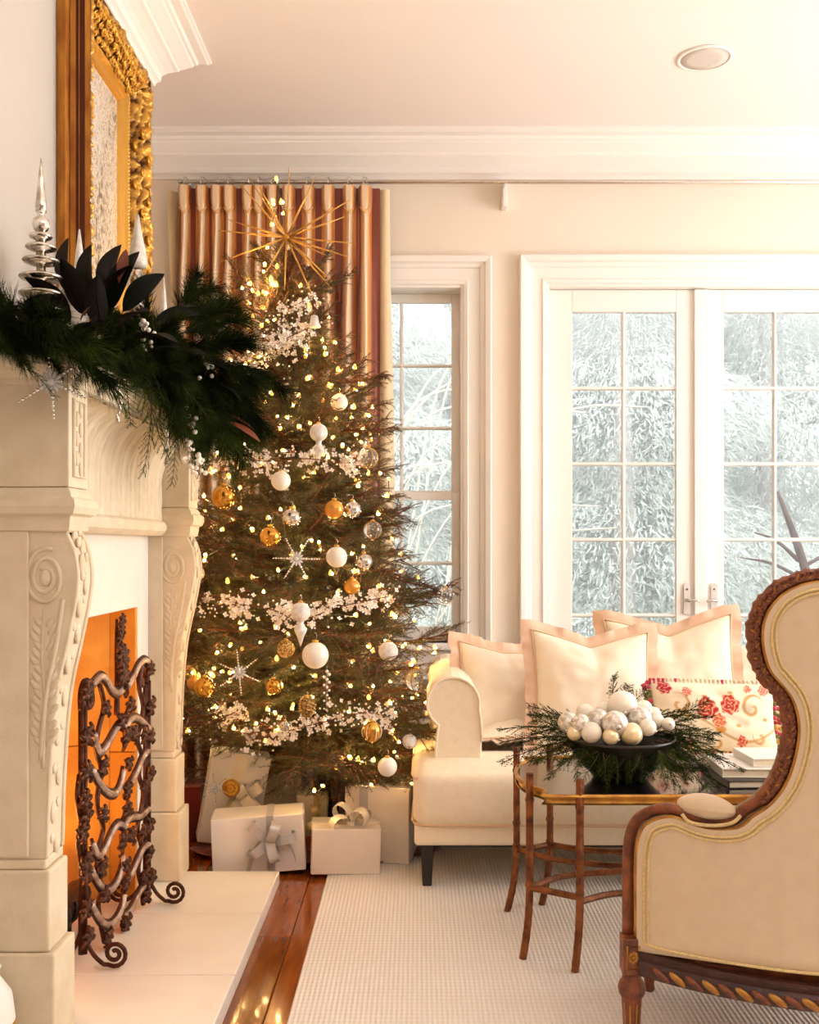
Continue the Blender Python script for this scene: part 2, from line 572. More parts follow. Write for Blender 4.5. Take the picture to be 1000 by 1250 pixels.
def rug_mat():
    m = mat('woven_rug', (240, 233, 222), 0.95)
    nt = m.node_tree
    b = nt.nodes['Principled BSDF']
    tc = nt.nodes.new('ShaderNodeTexCoord')
    sep = nt.nodes.new('ShaderNodeSeparateXYZ')
    nt.links.new(tc.outputs['Object'], sep.inputs[0])
    def wave(sock, per):
        a = nt.nodes.new('ShaderNodeMath'); a.operation = 'MULTIPLY'; a.inputs[1].default_value = 2 * PI / per
        nt.links.new(sock, a.inputs[0])
        s_ = nt.nodes.new('ShaderNodeMath'); s_.operation = 'SINE'
        nt.links.new(a.outputs[0], s_.inputs[0])
        return s_.outputs[0]
    wx, wy = wave(sep.outputs[0], 0.013), wave(sep.outputs[1], 0.021)
    mul = nt.nodes.new('ShaderNodeMath'); mul.operation = 'MULTIPLY_ADD'; mul.inputs[1].default_value = 0.55
    nt.links.new(wy, mul.inputs[0]); nt.links.new(wx, mul.inputs[2])
    r = nt.nodes.new('ShaderNodeMapRange'); r.inputs['From Min'].default_value = -1.5; r.inputs['From Max'].default_value = 1.0
    nt.links.new(mul.outputs[0], r.inputs[0])
    mx = nt.nodes.new('ShaderNodeMix'); mx.data_type = 'RGBA'
    mx.inputs[6].default_value = (*lin((222, 213, 201)), 1); mx.inputs[7].default_value = (*lin((236, 229, 220)), 1)
    nt.links.new(r.outputs[0], mx.inputs[0]); nt.links.new(mx.outputs[2], b.inputs['Base Color'])
    bp = nt.nodes.new('ShaderNodeBump'); bp.inputs['Strength'].default_value = 0.7; bp.inputs['Distance'].default_value = 0.004
    nt.links.new(r.outputs[0], bp.inputs['Height']); nt.links.new(bp.outputs[0], b.inputs['Normal'])
    return m
M['rug'] = rug_mat()

def plank_mat():
    m = mat('varnished_plank', (150, 78, 24), 0.16, coat=0.3, rgb2=(116, 54, 17), nscale=5, ndetail=5, stretch=(9, 1.1, 1), rand=0.22, spec=0.5)
    return m
M['plank'] = plank_mat()

# ------------------------------------------------------------------ the setting
CEIL, YB, XL, XA, XR, YR, YCB = 3.21, 5.10, -1.055, -1.65, 4.2, -3.5, 4.05
def struct(o, label, cat):
    return tag(o, label, cat, kind='structure')

fl = MB(); fl.box((-1.9, YR - .2, -0.06), (XR + .2, YB + .2, -0.022))
floor = struct(fl.build('floor', M['black_wood']), 'varnished honey brown plank floor between hearth and rug', 'floor')
pl = MB(); pl.box((-0.0645, -1.0, -0.021), (0.0645, 1.0, 0.0))
plank_me = pl.mesh('floor_plank', M['plank'])
nx = int((XR + 1.7) / 0.131)
for i in range(nx):
    x = -1.63 + i * 0.131
    x = -0.39 - 0.0655 + (i - 8) * 0.131
    for j in range(6):
        y = -3.6 + j * 2.003 + (i * 0.73) % 1.4 - 0.5
        if y > 6.2:
            continue
        o = inst('floor_plank', plank_me, floor, (x, y, 0))
        md = o.modifiers.new('bevel', 'BEVEL'); md.width = 0.0015; md.segments = 1

# back wall with the two openings
WX0, WX1, WZ0, WZ1 = -0.40, 0.236, 0.72, 2.51
DX0, DX1, DZ1 = 0.635, 2.205, 2.515
b = MB()
b.box((XA - .2, YB, 0), (WX0, YB + .22, CEIL)); b.box((WX1, YB, 0), (DX0, YB + .22, CEIL)); b.box((DX1, YB, 0), (XR + .2, YB + .22, CEIL))
b.box((WX0, YB, 0), (WX1, YB + .22, WZ0)); b.box((WX0, YB, WZ1), (WX1, YB + .22, CEIL)); b.box((DX0, YB, DZ1), (DX1, YB + .22, CEIL))
struct(b.build('wall_back', M['wall']), 'warm cream painted back wall behind the tree and sofa', 'wall')
b = MB()
b.box((XA, YR, 0), (XL, 2.50, CEIL)); b.box((XA, 3.45, 0), (XL, YCB, CEIL)); b.box((XA, 2.50, 1.05), (XL, 3.45, CEIL))
struct(b.build('wall_left', M['chimney']), 'pale chimney breast wall behind mantel and gilt mirror', 'wall')
b = MB(); b.box((XA - .2, YR, 0), (XA, YB, CEIL))
struct(b.build('wall_alcove', M['wall']), 'cream side wall of the alcove beyond the chimney breast', 'wall')
b = MB(); b.box((XA - .2, YR - .2, CEIL), (XR + .2, YB + .22, CEIL + .15))
struct(b.build('ceiling', M['ceiling']), 'plain pale pinkish white ceiling', 'ceiling')
b = MB()
for z0, z1 in ((0, .55), (2.75, CEIL)):
    b.box((XR, YR, z0), (XR + .2, YB, z1))
for y0, y1 in ((YR, 1.9), (4.5, YB)):
    b.box((XR, y0, .55), (XR + .2, y1, 2.75))
struct(b.build('wall_right', M['wall']), 'cream right hand wall with one wide window opening', 'wall')
b = MB(); b.box((XA - .2, YR - .2, 0), (XR + .2, YR, CEIL))
struct(b.build('wall_front', M['wall']), 'cream wall facing the windows', 'wall')

crown = [(0, -.185), (.012, -.185), (.016, -.172), (.022, -.166), (.030, -.160), (.034, -.135), (.050, -.118), (.075, -.100), (.088, -.094), (.094, -.084),
         (.100, -.080), (.125, -.060), (.136, -.052), (.140, -.044), (.150, -.040), (.156, -.026), (.186, -.020), (.192, -.014), (.200, -.010), (.200, 0)]
b = MB()
b.sweep([(XR, YR), (XR, YB), (XA, YB), (XA, YCB), (XL, YCB), (XL, YR)], crown, fn=lambda x, y, u: (x, y, CEIL + u))
struct(b.build('trim_1', M['trim']), 'stepped cream crown moulding running under the ceiling', 'moulding')
base = [(0, 0), (.018, 0), (.018, .12), (.012, .14), (.008, .16), (0, .165)]
for nm, p in (('baseboard_back', [(DX0 - .14, YB), (XA, YB)]), ('baseboard_left', [(XL, 2.2), (XL, YR)]), ('baseboard_right', [(XR, YR), (XR, YB), (DX1 + .14, YB)])):
    b = MB(); b.sweep(p, base, fn=lambda x, y, u: (x, y, u))
    struct(b.build(nm, M['trim']), {'baseboard_back': 'white baseboard along the back wall behind the gifts', 'baseboard_left': 'white baseboard along the chimney wall', 'baseboard_right': 'white baseboard along the right wall'}[nm], 'baseboard')

casing = [(-.006, -.05), (-.006, .010), (.012, .016), (.018, .008), (.070, .010), (.076, .020), (.092, .024), (.100, .040), (.124, .046), (.130, .040), (.130, 0)]
inner_case = [(0, -.06), (0, .0), (.022, .0), (.028, -.012), (.034, -.02), (.034, -.06)]
yb = lambda a, bb, u: (a, YB - u, bb)

# ---- window_1: sash window beside the curtain
w1 = struct(thing('window_1', 'tall white sash window between curtain and French doors', 'window', (0, YB, WZ0)), None, None)
sub(w1, 'casing', M['trim'], lambda m: m.sweep([(WX0, WZ0), (WX0, WZ1), (WX1, WZ1), (WX1, WZ0)], casing, fn=yb))
def jambs(m, x0, x1, z0, z1):
    m.box((x0 - .002, YB + .0, z0), (x0 + .022, YB + .2, z1)); m.box((x1 - .022, YB, z0), (x1 + .002, YB + .2, z1)); m.box((x0 + .022, YB, z1 - .022), (x1 - .022, YB + .2, z1 + .002))
sub(w1, 'jamb', M['trim'], lambda m: jambs(m, WX0, WX1, WZ0, WZ1), 0.003)
sub(w1, 'sill', M['trim'], lambda m: m.box((WX0 - .15, YB - .06, WZ0 - .035), (WX1 + .15, YB + .18, WZ0)), 0.006)
sub(w1, 'apron', M['trim'], lambda m: m.box((WX0 - .12, YB - .02, WZ0 - .13), (WX1 + .12, YB, WZ0 - .035)), 0.004)
def framed(parent, nm, x0, x1, z0, z1, y0, y1, st, top, bot, cols, rows, mun=0.018, hb=None):
    parent = sub(parent, nm, M['trim'], lambda m: (m.box((x0, y0, z0), (x0 + st, y1, z1)), m.box((x1 - st, y0, z0), (x1, y1, z1)),
        m.box((x0 + st, y0, z1 - top), (x1 - st, y1, z1)), m.box((x0 + st, y0, z0), (x1 - st, y1, z0 + bot))), 0.004)
    gx0, gx1, gz0, gz1 = x0 + st, x1 - st, z0 + bot, z1 - top
    cw, rh = (gx1 - gx0) / cols, (gz1 - gz0) / rows
    yc = (y0 + y1) / 2
    prof = [(-.5, .2), (-.5, -.2), (-.2, -.7), (.2, -.7), (.5, -.2), (.5, .2)]
    for c in range(1, cols):
        xx = gx0 + c * cw
        sub(parent, 'muntin', M['trim'], lambda m: m.prism([(xx + p * mun, yc + q * .022) for p, q in prof], gz0, gz1, 'xy'))
    for r in range(1, rows):
        zz = gz0 + r * rh
        sub(parent, 'muntin', M['trim'], lambda m: m.prism([(yc + q * .021, zz + p * mun) for p, q in prof], gx0, gx1, 'yz'))
    for c in range(cols):
        for r in range(rows):
            sub(parent, 'pane', M['glass'], lambda m: m.box((gx0 + c * cw + .002, yc + .001, gz0 + r * rh + .002), (gx0 + (c + 1) * cw - .002, yc + .005, gz0 + (r + 1) * rh - .002)))
framed(w1, 'upper_sash', WX0 + .022, WX1 - .022, 1.445, WZ1 - .022, YB + .125, YB + .16, .042, .045, .04, 2, 3)
framed(w1, 'lower_sash', WX0 + .022, WX1 - .022, WZ0, 1.475, YB + .085, YB + .12, .042, .04, .075, 2, 2)

# ---- door_1: pair of glazed French doors
d1 = struct(thing('door_1', 'pair of white glazed French doors behind the sofa', 'door', (1.42, YB, 0)), None, None)
sub(d1, 'casing', M['trim'], lambda m: m.sweep([(DX0, 0), (DX0, DZ1), (DX1, DZ1), (DX1, 0)], casing, fn=yb))
sub(d1, 'jamb', M['trim'], lambda m: jambs(m, DX0, DX1, 0, DZ1), 0.003)
mid = (DX0 + DX1) / 2
framed(d1, 'door_leaf', DX0 + .024, mid - .002, 0.01, DZ1 - .024, YB + .05, YB + .095, .118, .112, .46, 2, 5, .020)
framed(d1, 'door_leaf', mid + .002, DX1 - .024, 0.01, DZ1 - .024, YB + .05, YB + .095, .118, .112, .46, 2, 5, .020)
sub(d1, 'astragal', M['trim'], lambda m: m.box((mid - .032, YB + .03, .01), (mid + .032, YB + .05, DZ1 - .026)), 0.004)
satin = mat('satin_nickel', (214, 206, 200), .5, .35)
for sx in (-1, 1):
    hx = mid + sx * .068
    def plate(m, hx=hx):
        pts = [(hx - .016, .86), (hx + .016, .86), (hx + .016, 1.0)] + [(hx + .016 * math.cos(a * PI / 8), 1.0 + .016 * math.sin(a * PI / 8)) for a in range(1, 8)] + [(hx - .016, 1.0)]
        m.prism(pts, YB + .038, YB + .05, 'xz')
    h = sub(d1, 'handle_plate', satin, plate, 0.002)
    sub(h, 'lever', M['nickel'], lambda m: (m.tube([(hx, YB + .04, .93), (hx, YB - .005, .93)], .008, 8), m.tube(bez([(hx, YB - .005, .93), (hx - sx * .03, YB - .012, .932), (hx - sx * .05, YB - .008, .925)], 4), .006, 8)))
    sub(d1, 'keyhole', M['black_wood'], lambda m: m.tube([(hx, YB + .0395, .985), (hx, YB + .036, .985)], .0045, 10))

# ---- ceiling speaker
cs = thing('ceiling_speaker', 'round white speaker grille set flush in the ceiling', 'speaker', (1.18, 4.21, CEIL))
sub(cs, 'ring', M['trim'], lambda m: m.lathe([(.096, -.001), (.100, -.009), (.110, -.008), (.114, -.001)], (1.18, 4.21, CEIL), 40))
sub(cs, 'grille', mat('grille', (224, 214, 204), .7, rgb2=(196, 186, 176), nscale=300), lambda m: m.lathe([(.001, -.008), (.06, -.0075), (.097, -.006), (.097, -.001)], (1.18, 4.21, CEIL), 40))

# ---- garden beyond the glass
b = MB(); b.box((-12, YB + .3, -.3), (14, 26, -.12))
tag(b.build('garden_lawn', M['snow']), 'pale frosted lawn outside the windows', 'lawn', kind='structure')
def ext_leaves(n, h, r, seed, mi=0):
    rr = random.Random(seed)
    m = MB()
    for i in range(n):
        t = rr.random() ** 0.75
        z = 0.2 + (h - 0.2) * t
        R = r * (1 - t) ** 0.75 * (0.85 + .25 * math.sin(z * 5.0 + seed)) + .08
        a = rr.random() * 2 * PI
        q = R * (0.55 + 0.45 * rr.random())
        p = V((q * math.cos(a), q * math.sin(a), z))
        d = V((math.cos(a) + rr.gauss(0, .5), math.sin(a) + rr.gauss(0, .5), -0.7 + rr.gauss(0, .6))).normalized()
        L = 0.06 + .09 * rr.random()
        w = d.cross(V((rr.gauss(0, 1), rr.gauss(0, 1), rr.gauss(0, 1)))).normalized() * (.0045 + .006 * rr.random())
        m.add([p - w * .4, p + d * L * .5 - w, p + d * L, p + d * L * .5 + w], [(0, 1, 2, 3)], 0 if rr.random() < .72 else 1)
    return m
ext_me = [ext_leaves(75000, 6.2, 1.9, s_).mesh('frosted_needles', [M['ext_leaf'], M['ext_dark']]) for s_ in (1, 2)]
tb = MB(); tb.tube([(0, 0, -.1), (.04, 0, 2.5), (0, .03, 5.6)], [.13, .09, .02], 8)
trunk_me = tb.mesh('trunk', M['ext_bark'])
ext = [(-1.6, 9.6, 0, 1.0), (0.25, 10.6, 1, 1.1), (1.9, 9.4, 0, .95), (3.5, 10.2, 1, 1.05), (5.3, 9.8, 0, 1.1), (-3.4, 10.6, 1, 1.1), (1.0, 12.4, 0, 1.2), (4.4, 12.6, 1, 1.2), (2.7, 12.0, 0, 1.15), (-.55, 8.9, 1, .85)]
extl = ['frosted evergreen outside, seen through the sash window above the pale whips', 'frosted evergreen outside, seen through the left panes of the left door leaf', 'frosted evergreen outside, seen through the right panes of the left door leaf',
        'frosted evergreen outside, seen through the left panes of the right door leaf', 'frosted evergreen outside, at the right edge of the right door leaf', 'frosted evergreen outside, farthest left behind the curtain',
        'tall frosted evergreen in the second row behind the middle of the doors', 'tall frosted evergreen in the second row behind the right door leaf', 'tall frosted evergreen in the second row behind the middle of the door pair', 'smaller frosted evergreen outside, nearest behind the pale whips of the sash window']
for (x, y, k, s_), lb in zip(ext, extl):
    t = thing('garden_tree', lb, 'tree', (x, y, -.12), (0, 0, x), 'frosted evergreens in the garden')
    inst('foliage', ext_me[k], t, (0, 0, 0), None, s_, world=False)
    inst('trunk', trunk_me, t, (0, 0, 0), None, s_, world=False)
ws = thing('whip_shrub', 'arching bare pale whips outside the lower sash window', 'shrub', (-.1, 6.6, -.12))
for i in range(26):
    rr = random.Random(100 + i)
    x0 = -.5 + rr.random() * .9
    dx = .2 + rr.random() * .9
    h = 1.2 + rr.random() * 1.1
    sub(ws, 'stem', M['ext_twig'], lambda m: m.tube(bez([(x0 - .2, 6.6 + rr.random() * .5, -.12), (x0, 6.6, h * .6), (x0 + dx * .5, 6.5, h), (x0 + dx * 1.1, 6.4, h * (1.0 + .1 * rr.random()))], 5), [.007] * 15 + [.003], 5))
M['bare_bark'] = mat('dark_bare_bark', (104, 84, 80), .9, rgb2=(80, 62, 58), nscale=10)
bs = thing('bare_tree', 'bare dark branched tree outside the right door leaf', 'tree', (2.75, 7.4, -.12))
sub(bs, 'trunk', M['bare_bark'], lambda m: m.tube(bez([(2.95, 7.4, -.12), (2.9, 7.4, .6), (2.78, 7.4, 1.1), (2.6, 7.4, 1.6)], 5), [.06, .055, .05, .05, .05, .045, .045, .04, .04, .035, .03, .03, .025, .02, .015, .01], 7))
for (a, c) in (((2.8, 7.4, .95), (2.3, 7.3, 1.12)), ((2.78, 7.4, 1.05), (3.2, 7.3, 1.2)), ((2.75, 7.4, 1.1), (2.4, 7.3, 1.3)), ((2.85, 7.4, .8), (3.3, 7.4, .95))):
    sub(bs, 'branch', M['bare_bark'], lambda m: m.tube(bez([a, (V(a) + V(c)) / 2 + V((0, 0, .04)), c], 4), [.018, .016, .014, .012, .011, .01, .008, .006, .004], 6))

# added scatter volume outside, imitates the pale glare veil over the garden
hm = bpy.data.materials.new('winter_mist')
hm.use_nodes = True
for n in list(hm.node_tree.nodes):
    if n.type != 'OUTPUT_MATERIAL':
        hm.node_tree.nodes.remove(n)
vs_n = hm.node_tree.nodes.new('ShaderNodeVolumeScatter')
vs_n.inputs['Density'].default_value = .08
vs_n.inputs['Color'].default_value = (.98, .985, .98, 1)
hm.node_tree.links.new(vs_n.outputs[0], [n for n in hm.node_tree.nodes if n.type == 'OUTPUT_MATERIAL'][0].inputs['Volume'])
b = MB(); b.box((-9, YB + .35, -.11), (11, 14.5, 6.4))
tag(b.build('mist', hm), 'thin pale winter mist hanging over the garden lawn', 'mist', kind='stuff')

# ------------------------------------------------------------------ rug
b = MB(); b.box((-0.327, -1.5, 0.0), (3.9, 4.62, 0.012))
rug = tag(b.build('rug', M['rug'], bevel=.004), 'large ivory ribbed woven rug under sofa, table and chair', 'rug')

# ------------------------------------------------------------------ hearth
he = thing('hearth', 'raised pale stone hearth in front of the fireplace', 'hearth', (-.97, 2.4, 0))
for y0, y1 in ((1.2, 2.2), (2.2, 2.75), (2.75, 3.21), (3.21, 3.63)):
    sub(he, 'slab', M['stone_smooth'], lambda m: m.box((-1.054, y0 + .0012, 0.0), (-.49, y1 - .0012, .05)), 0.004)

# ------------------------------------------------------------------ fireplace mantel
mt = thing('fireplace_mantel', 'carved limestone mantelpiece with scroll pilasters against the chimney breast', 'mantel', (-.92, 2.97, .05))
PW = .133
def pilaster(y0):
    y1 = y0 + PW
    xf = -.784
    ring = lambda xfr, e=0.0: [(XL, y1 + e), (xfr, y1 + e), (xfr, y0 - e), (XL, y0 - e)]
    sw = lambda m, path, prof: m.sweep(path, prof, fn=lambda x, y, u: (x, y, u))
    sub(mt, 'plinth', M['stone'], lambda m: m.box((XL, y0 - .004, .05), (-.815, y1 + .004, .285)), 0.005)
    sub(mt, 'plinth_block', M['stone'], lambda m: (m.box((XL, y0 + .004, .285), (-.829, y1 - .004, .47)), m.box((XL, y0 + .008, .47), (-.838, y1 - .008, .495))), 0.006)
    fe = [(.495, -.842), (.53, -.840), (.62, -.838), (.70, -.834), (.80, -.827), (.88, -.817), (.955, -.801), (1.02, -.787), (1.08, -.776), (1.13, -.771), (1.17, -.775), (1.20, -.783), (1.222, -.793), (1.235, -.800)]
    fe = [(p.x, p.y) for p in bez([(z, x, 0) for z, x in fe], 3)]
    poly = [(XL, .495)] + [(x, z) for z, x in fe] + [(XL, 1.235)]
    sub(mt, 'console', M['stone'], lambda m: m.prism(poly, y0 + .010, y1 - .010, 'xz'), 0.003)
    # raised edge beads down both edges of the scrolled front
    for yy in (y0 + .016, y1 - .016):
        sub(mt, 'bead', M['stone'], lambda m: m.tube([(x + .001, yy, z) for z, x in fe], .006, 6))
    rr = random.Random(5)
    def leafrow(m):
        for i in range(13):
            z, x = fe[2 + i * 3 - (0 if i < 12 else 0)] if 2 + i * 3 < len(fe) else fe[-1]
            m.ball((x + .001, (y0 + y1) / 2 + .012 * (-1) ** i, z), .019, 8, 6, sc3=(.35, .9, 1.4))
            m.ball((x + .002, (y0 + y1) / 2 - .016 * (-1) ** i, z + .018), .012, 8, 6, sc3=(.4, 1, 1))
    tag(sub(mt, 'front_carving', M['stone'], leafrow), kind='stuff')
    # volute and acanthus on the flank that faces the room
    def volute(m):
        c = V((-.840, y0 + .010, 1.13))
        pts = []
        for i in range(60):
            a = i / 60 * 2.2 * 2 * PI + 1.2
            r = .046 * (1 - .72 * i / 60)
            pts.append(c + V((r * math.cos(a), 0, 1.45 * r * math.sin(a))))
        m.tube(pts, .0058, 6)
        m.ball(c, .014, 12, 8, sc3=(1, .5, 1.5))
        m.tube(bez([(-.80, y0 + .010, 1.08), (-.815, y0 + .010, .98), (-.838, y0 + .010, .86), (-.850, y0 + .010, .72)], 6), [.006] * 19, 6)
        for i in range(16):
            z = 1.03 - i * .018
            for s_ in (-1, 1):
                q = V((-.842 + s_ * (.014 + .004 * (i % 3)), y0 + .011, z))
                m.ball(q, .011, 7, 5, sc3=(.7, .4, 1.5), M=Matrix.Rotation(s_ * .7, 3, 'Y'))
        m.tube(bez([(-.842, y0 + .010, 1.06), (-.848, y0 + .010, .95), (-.840, y0 + .010, .84), (-.846, y0 + .010, .70)], 5), .004, 5)
    sub(mt, 'volute_carving', M['stone'], volute)
    sub(mt, 'flank_panel', M['stone'], lambda m: m.box((XL, y0 + .002, .50), (-.876, y0 + .012, 1.235)), 0.003)
    sub(mt, 'capital', M['stone'], lambda m: (sw(m, ring(xf), [(-.01, 1.232), (.0, 1.236), (.003, 1.252), (.005, 1.268), (.015, 1.274), (.020, 1.290), (.018, 1.306), (.008, 1.312), (.006, 1.322), (-.002, 1.332), (-.012, 1.335)]),
                                              m.box((XL, y0 + .008, 1.232), (xf - .006, y1 - .008, 1.335))))
    sub(mt, 'frieze_block', M['stone'], lambda m: m.box((XL, y0 + .001, 1.334), (xf, y1 - .001, 1.565)), 0.003)
    def panel(m):
        ya, yb_, za, zb = y0 + .028, y1 - .028, 1.36, 1.535
        m.tube([(xf + .001, ya, za), (xf + .001, yb_, za), (xf + .001, yb_, zb), (xf + .001, ya, zb)], .006, 6, closed=True)
        for i in range(7):
            z = za + .02 + i * .0225
            m.ball((xf + .001, (y0 + y1) / 2 + .012 * (-1) ** i, z), .014, 8, 6, sc3=(.4, .8, 1.3))
    sub(mt, 'panel_carving', M['stone'], panel)
for y0 in (2.30, 3.513):
    pilaster(y0)
# shelf with moulded edge right round
b = MB()
b.sweep([(XL, 3.646), (-.784, 3.646), (-.784, 2.30), (XL, 2.30)], [(-.004, 1.562), (.004, 1.566), (.006, 1.578), (.012, 1.584), (.022, 1.592), (.027, 1.600), (.036, 1.604), (.038, 1.626), (.034, 1.630), (-.002, 1.630)], fn=lambda x, y, u: (x, y, u))
b.box((XL, 2.303, 1.563), (-.786, 3.643, 1.6298))
b.build('shelf', M['stone'], mt)
def reeds(m):
    for i in range(24):
        m.ball((-.786 - i * .0112, 2.299, 1.573), .0075, 6, 5, sc3=(.6, .5, 1.3))
    for i in range(118):
        m.ball((-.783, 2.306 + i * .0112, 1.573), .0075, 6, 5, sc3=(.5, .6, 1.3))
sub(mt, 'shelf_carving', M['stone'], reeds)
# coved frieze of upright leaves between the pilasters
def cove(u, v):
    y = 2.43 + u * 1.086
    if v < .45:
        x, z = -.885, 1.285 + v / .45 * .13
    else:
        a = (v - .45) / .55 * PI / 2
        x, z = -.885 + .098 * (1 - math.cos(a)), 1.415 + .15 * math.sin(a)
    ph = u * 22
    f = abs(math.sin(PI * ph))
    tip = .5 + .5 * math.sin(v * 17 + 2.2 * math.floor(ph))
    d = .011 * f ** .6 + .006 * f * tip * v + .004 * math.sin(PI * ph * 3) * v
    d += .004 * noise.noise(V((u * 60, v * 10, 2)))
    return (x + d * (1 - .2 * v), y, z - d * v)
sub(mt, 'leaf_frieze', M['stone'], lambda m: m.grid(cove, 330, 34))
sub(mt, 'frieze_backing', M['stone'], lambda m: m.box((XL, 2.43, 1.27), (-.886, 3.515, 1.564)))
sub(mt, 'lintel_bead', M['stone'], lambda m: m.prism([(-.95, 1.235), (-.880, 1.236), (-.872, 1.242), (-.861, 1.252), (-.857, 1.266), (-.862, 1.280), (-.874, 1.288), (-.884, 1.292), (-.95, 1.292)], 2.43, 3.516, 'xz'), 0.002)
def slip(m):
    m.box((XL, 2.432, .05), (-.924, 2.56, 1.236)); m.box((XL, 3.38, .05), (-.924, 3.514, 1.236)); m.box((XL, 2.56, 1.0), (-.924, 3.38, 1.236))
sub(mt, 'surround_slip', M['slip'], slip, 0.002)
# firebox lining: splayed panels of ochre firebrick with recessed joints
fb = thing('firebox', 'glowing ochre firebrick lining inside the fireplace opening', 'firebox', (-1.3, 2.97, .05))
def wallpanels(p0, p1, cols, rows, z0, z1):
    p0, p1 = V((*p0, 0)), V((*p1, 0))
    d = (p1 - p0) / cols
    nrm = V((-d.y, d.x, 0)).normalized() * .02
    h = (z1 - z0) / rows
    for r in range(rows):
        for c in range(cols):
            g = d.normalized() * .0012
            a, e = p0 + d * c + g, p0 + d * (c + 1) - g
            za, zb = z0 + r * h + .0012, z0 + (r + 1) * h - .0012
            def f(m):
                vs_ = [V((q.x, q.y, z)) for z in (za, zb) for q in (a, e, e + nrm, a + nrm)]
                m.add(vs_, [(0, 1, 2, 3), (7, 6, 5, 4), (0, 4, 5, 1), (1, 5, 6, 2), (2, 6, 7, 3), (3, 7, 4, 0)])
            sub(fb, 'firebrick', M['firebrick'], f, 0.002, fix=True, seg=1)
wallpanels((-.925, 3.381), (-1.015, 3.381), 1, 2, .05, 1.0)
wallpanels((-1.018, 3.375), (-1.42, 3.17), 2, 2, .05, 1.06)
wallpanels((-1.42, 3.17), (-1.42, 2.77), 2, 2, .05, 1.06)
wallpanels((-1.42, 2.77), (-1.018, 2.565), 2, 2, .05, 1.06)
wallpanels((-1.015, 2.56), (-.925, 2.56), 1, 2, .05, 1.0)
sub(fb, 'lining_top', M['firebrick'], lambda m: m.box((-1.45, 2.5, 1.045), (-1.01, 3.44, 1.065)))
sub(fb, 'lining_floor', M['firebrick'], lambda m: m.box((-1.45, 2.5, .0), (-1.056, 3.44, .05)))
fg = bpy.data.lights.new('fire_glow', 'POINT'); fg.energy = 9; fg.color = (1, .62, .2); fg.shadow_soft_size = .08
fo = bpy.data.objects.new('fire_glow', fg); fo.location = (-1.2, 2.80, .30); C.objects.link(fo)
# grate and logs
gr = thing('fire_grate', 'black iron grate low in the firebox', 'grate', (-1.14, 2.9, .05))
for i in range(6):
    sub(gr, 'bar', M['black_wood'], lambda m: m.tube(bez([(-1.0, 2.72 + i * .07, .16), (-1.02, 2.72 + i * .07, .10), (-1.2, 2.72 + i * .07, .10), (-1.24, 2.72 + i * .07, .16)], 4), .008, 6))
for yy in (2.74, 3.05):
    for xx in (-1.04, -1.18):
        sub(gr, 'foot', M['black_wood'], lambda m: m.tube([(xx, yy, .05), (xx, yy, .10)], .009, 6))
for i, (x, z, r, lb) in enumerate(((-1.05, .15, .04, 'charred red brown log at the front of the grate'), (-1.14, .155, .045, 'charred log at the back of the grate'), (-1.09, .23, .038, 'charred log lying on top of the other two'))):
    lg = thing('fire_log', lb, 'log', (x, 2.9, z), (0, 0, (-.1, .08, .3)[i]))
    sub(lg, 'bark', M['carved_dark'], lambda m: m.tube([(0, -.2, 0), (0, -.05, .006), (0, .1, -.004), (0, .21, 0)], [r, r * 1.05, r * .97, r], 12), local=True)
    sub(lg, 'cut_end', M['bark'], lambda m: m.tube([(0, -.2005, 0), (0, -.203, 0)], r * .85, 12), local=True)

# white ceramic jar at the edge of the hearth
jr = thing('ceramic_jar', 'white ceramic jar on the hearth beside the near mantel plinth', 'jar', (-.955, 2.20, .05))
sub(jr, 'body', M['trim'], lambda m: m.lathe([(0, 0), (.045, 0), (.052, .01), (.078, .06), (.086, .12), (.078, .18), (.055, .215), (.05, .23), (.056, .24), (.05, .24)], (-.955, 2.20, .05), 32))
sub(jr, 'band', M['gold_bright'], lambda m: m.lathe([(.0868, .114), (.0880, .12), (.0868, .126)], (-.955, 2.20, .05), 32))

# ------------------------------------------------------------------ gilt mirror on the chimney breast
MY0, MY1, MZ0, MZ1 = 2.98, 3.668, 1.634, 2.865
mir = thing('gilt_mirror', 'large antique mirror in a carved gilt frame above the mantel', 'mirror', (XL, 3.32, MZ0))
def hframe(s):
    s = s * .156 / .122
    pts = [(0, .060), (.004, .086), (.010, .094), (.020, .095), (.034, .090), (.06, .074), (.085, .054), (.098, .042), (.104, .044), (.112, .046), (.120, .042), (.126, .034), (.132, .030), (.146, .026), (.152, .016), (.156, .012)]
    for (a, ha), (b_, hb) in zip(pts, pts[1:]):
        if a <= s <= b_:
            return ha + (hb - ha) * (s - a) / max(1e-6, b_ - a)
    return pts[-1][1]
def carve(t, s):
    band = math.exp(-((s - .038) / .038) ** 4)
    q = V((t * 34, s * 34, 1.3))
    r = 1 - abs(noise.noise(q)) * 2.0
    r2 = 1 - abs(noise.noise(q * 2.1 + V((3, 1, 7)))) * 2.0
    sc_ = math.sin(t * 48 + 5 * math.sin(s * 60)) * math.cos(s * 95 + 2.5 * math.sin(t * 24))
    bead = .0045 * abs(math.sin(t * 250)) * math.exp(-((s - .088) / .007) ** 2)
    return band * (.010 * r + .006 * r2 + .007 * sc_) + bead
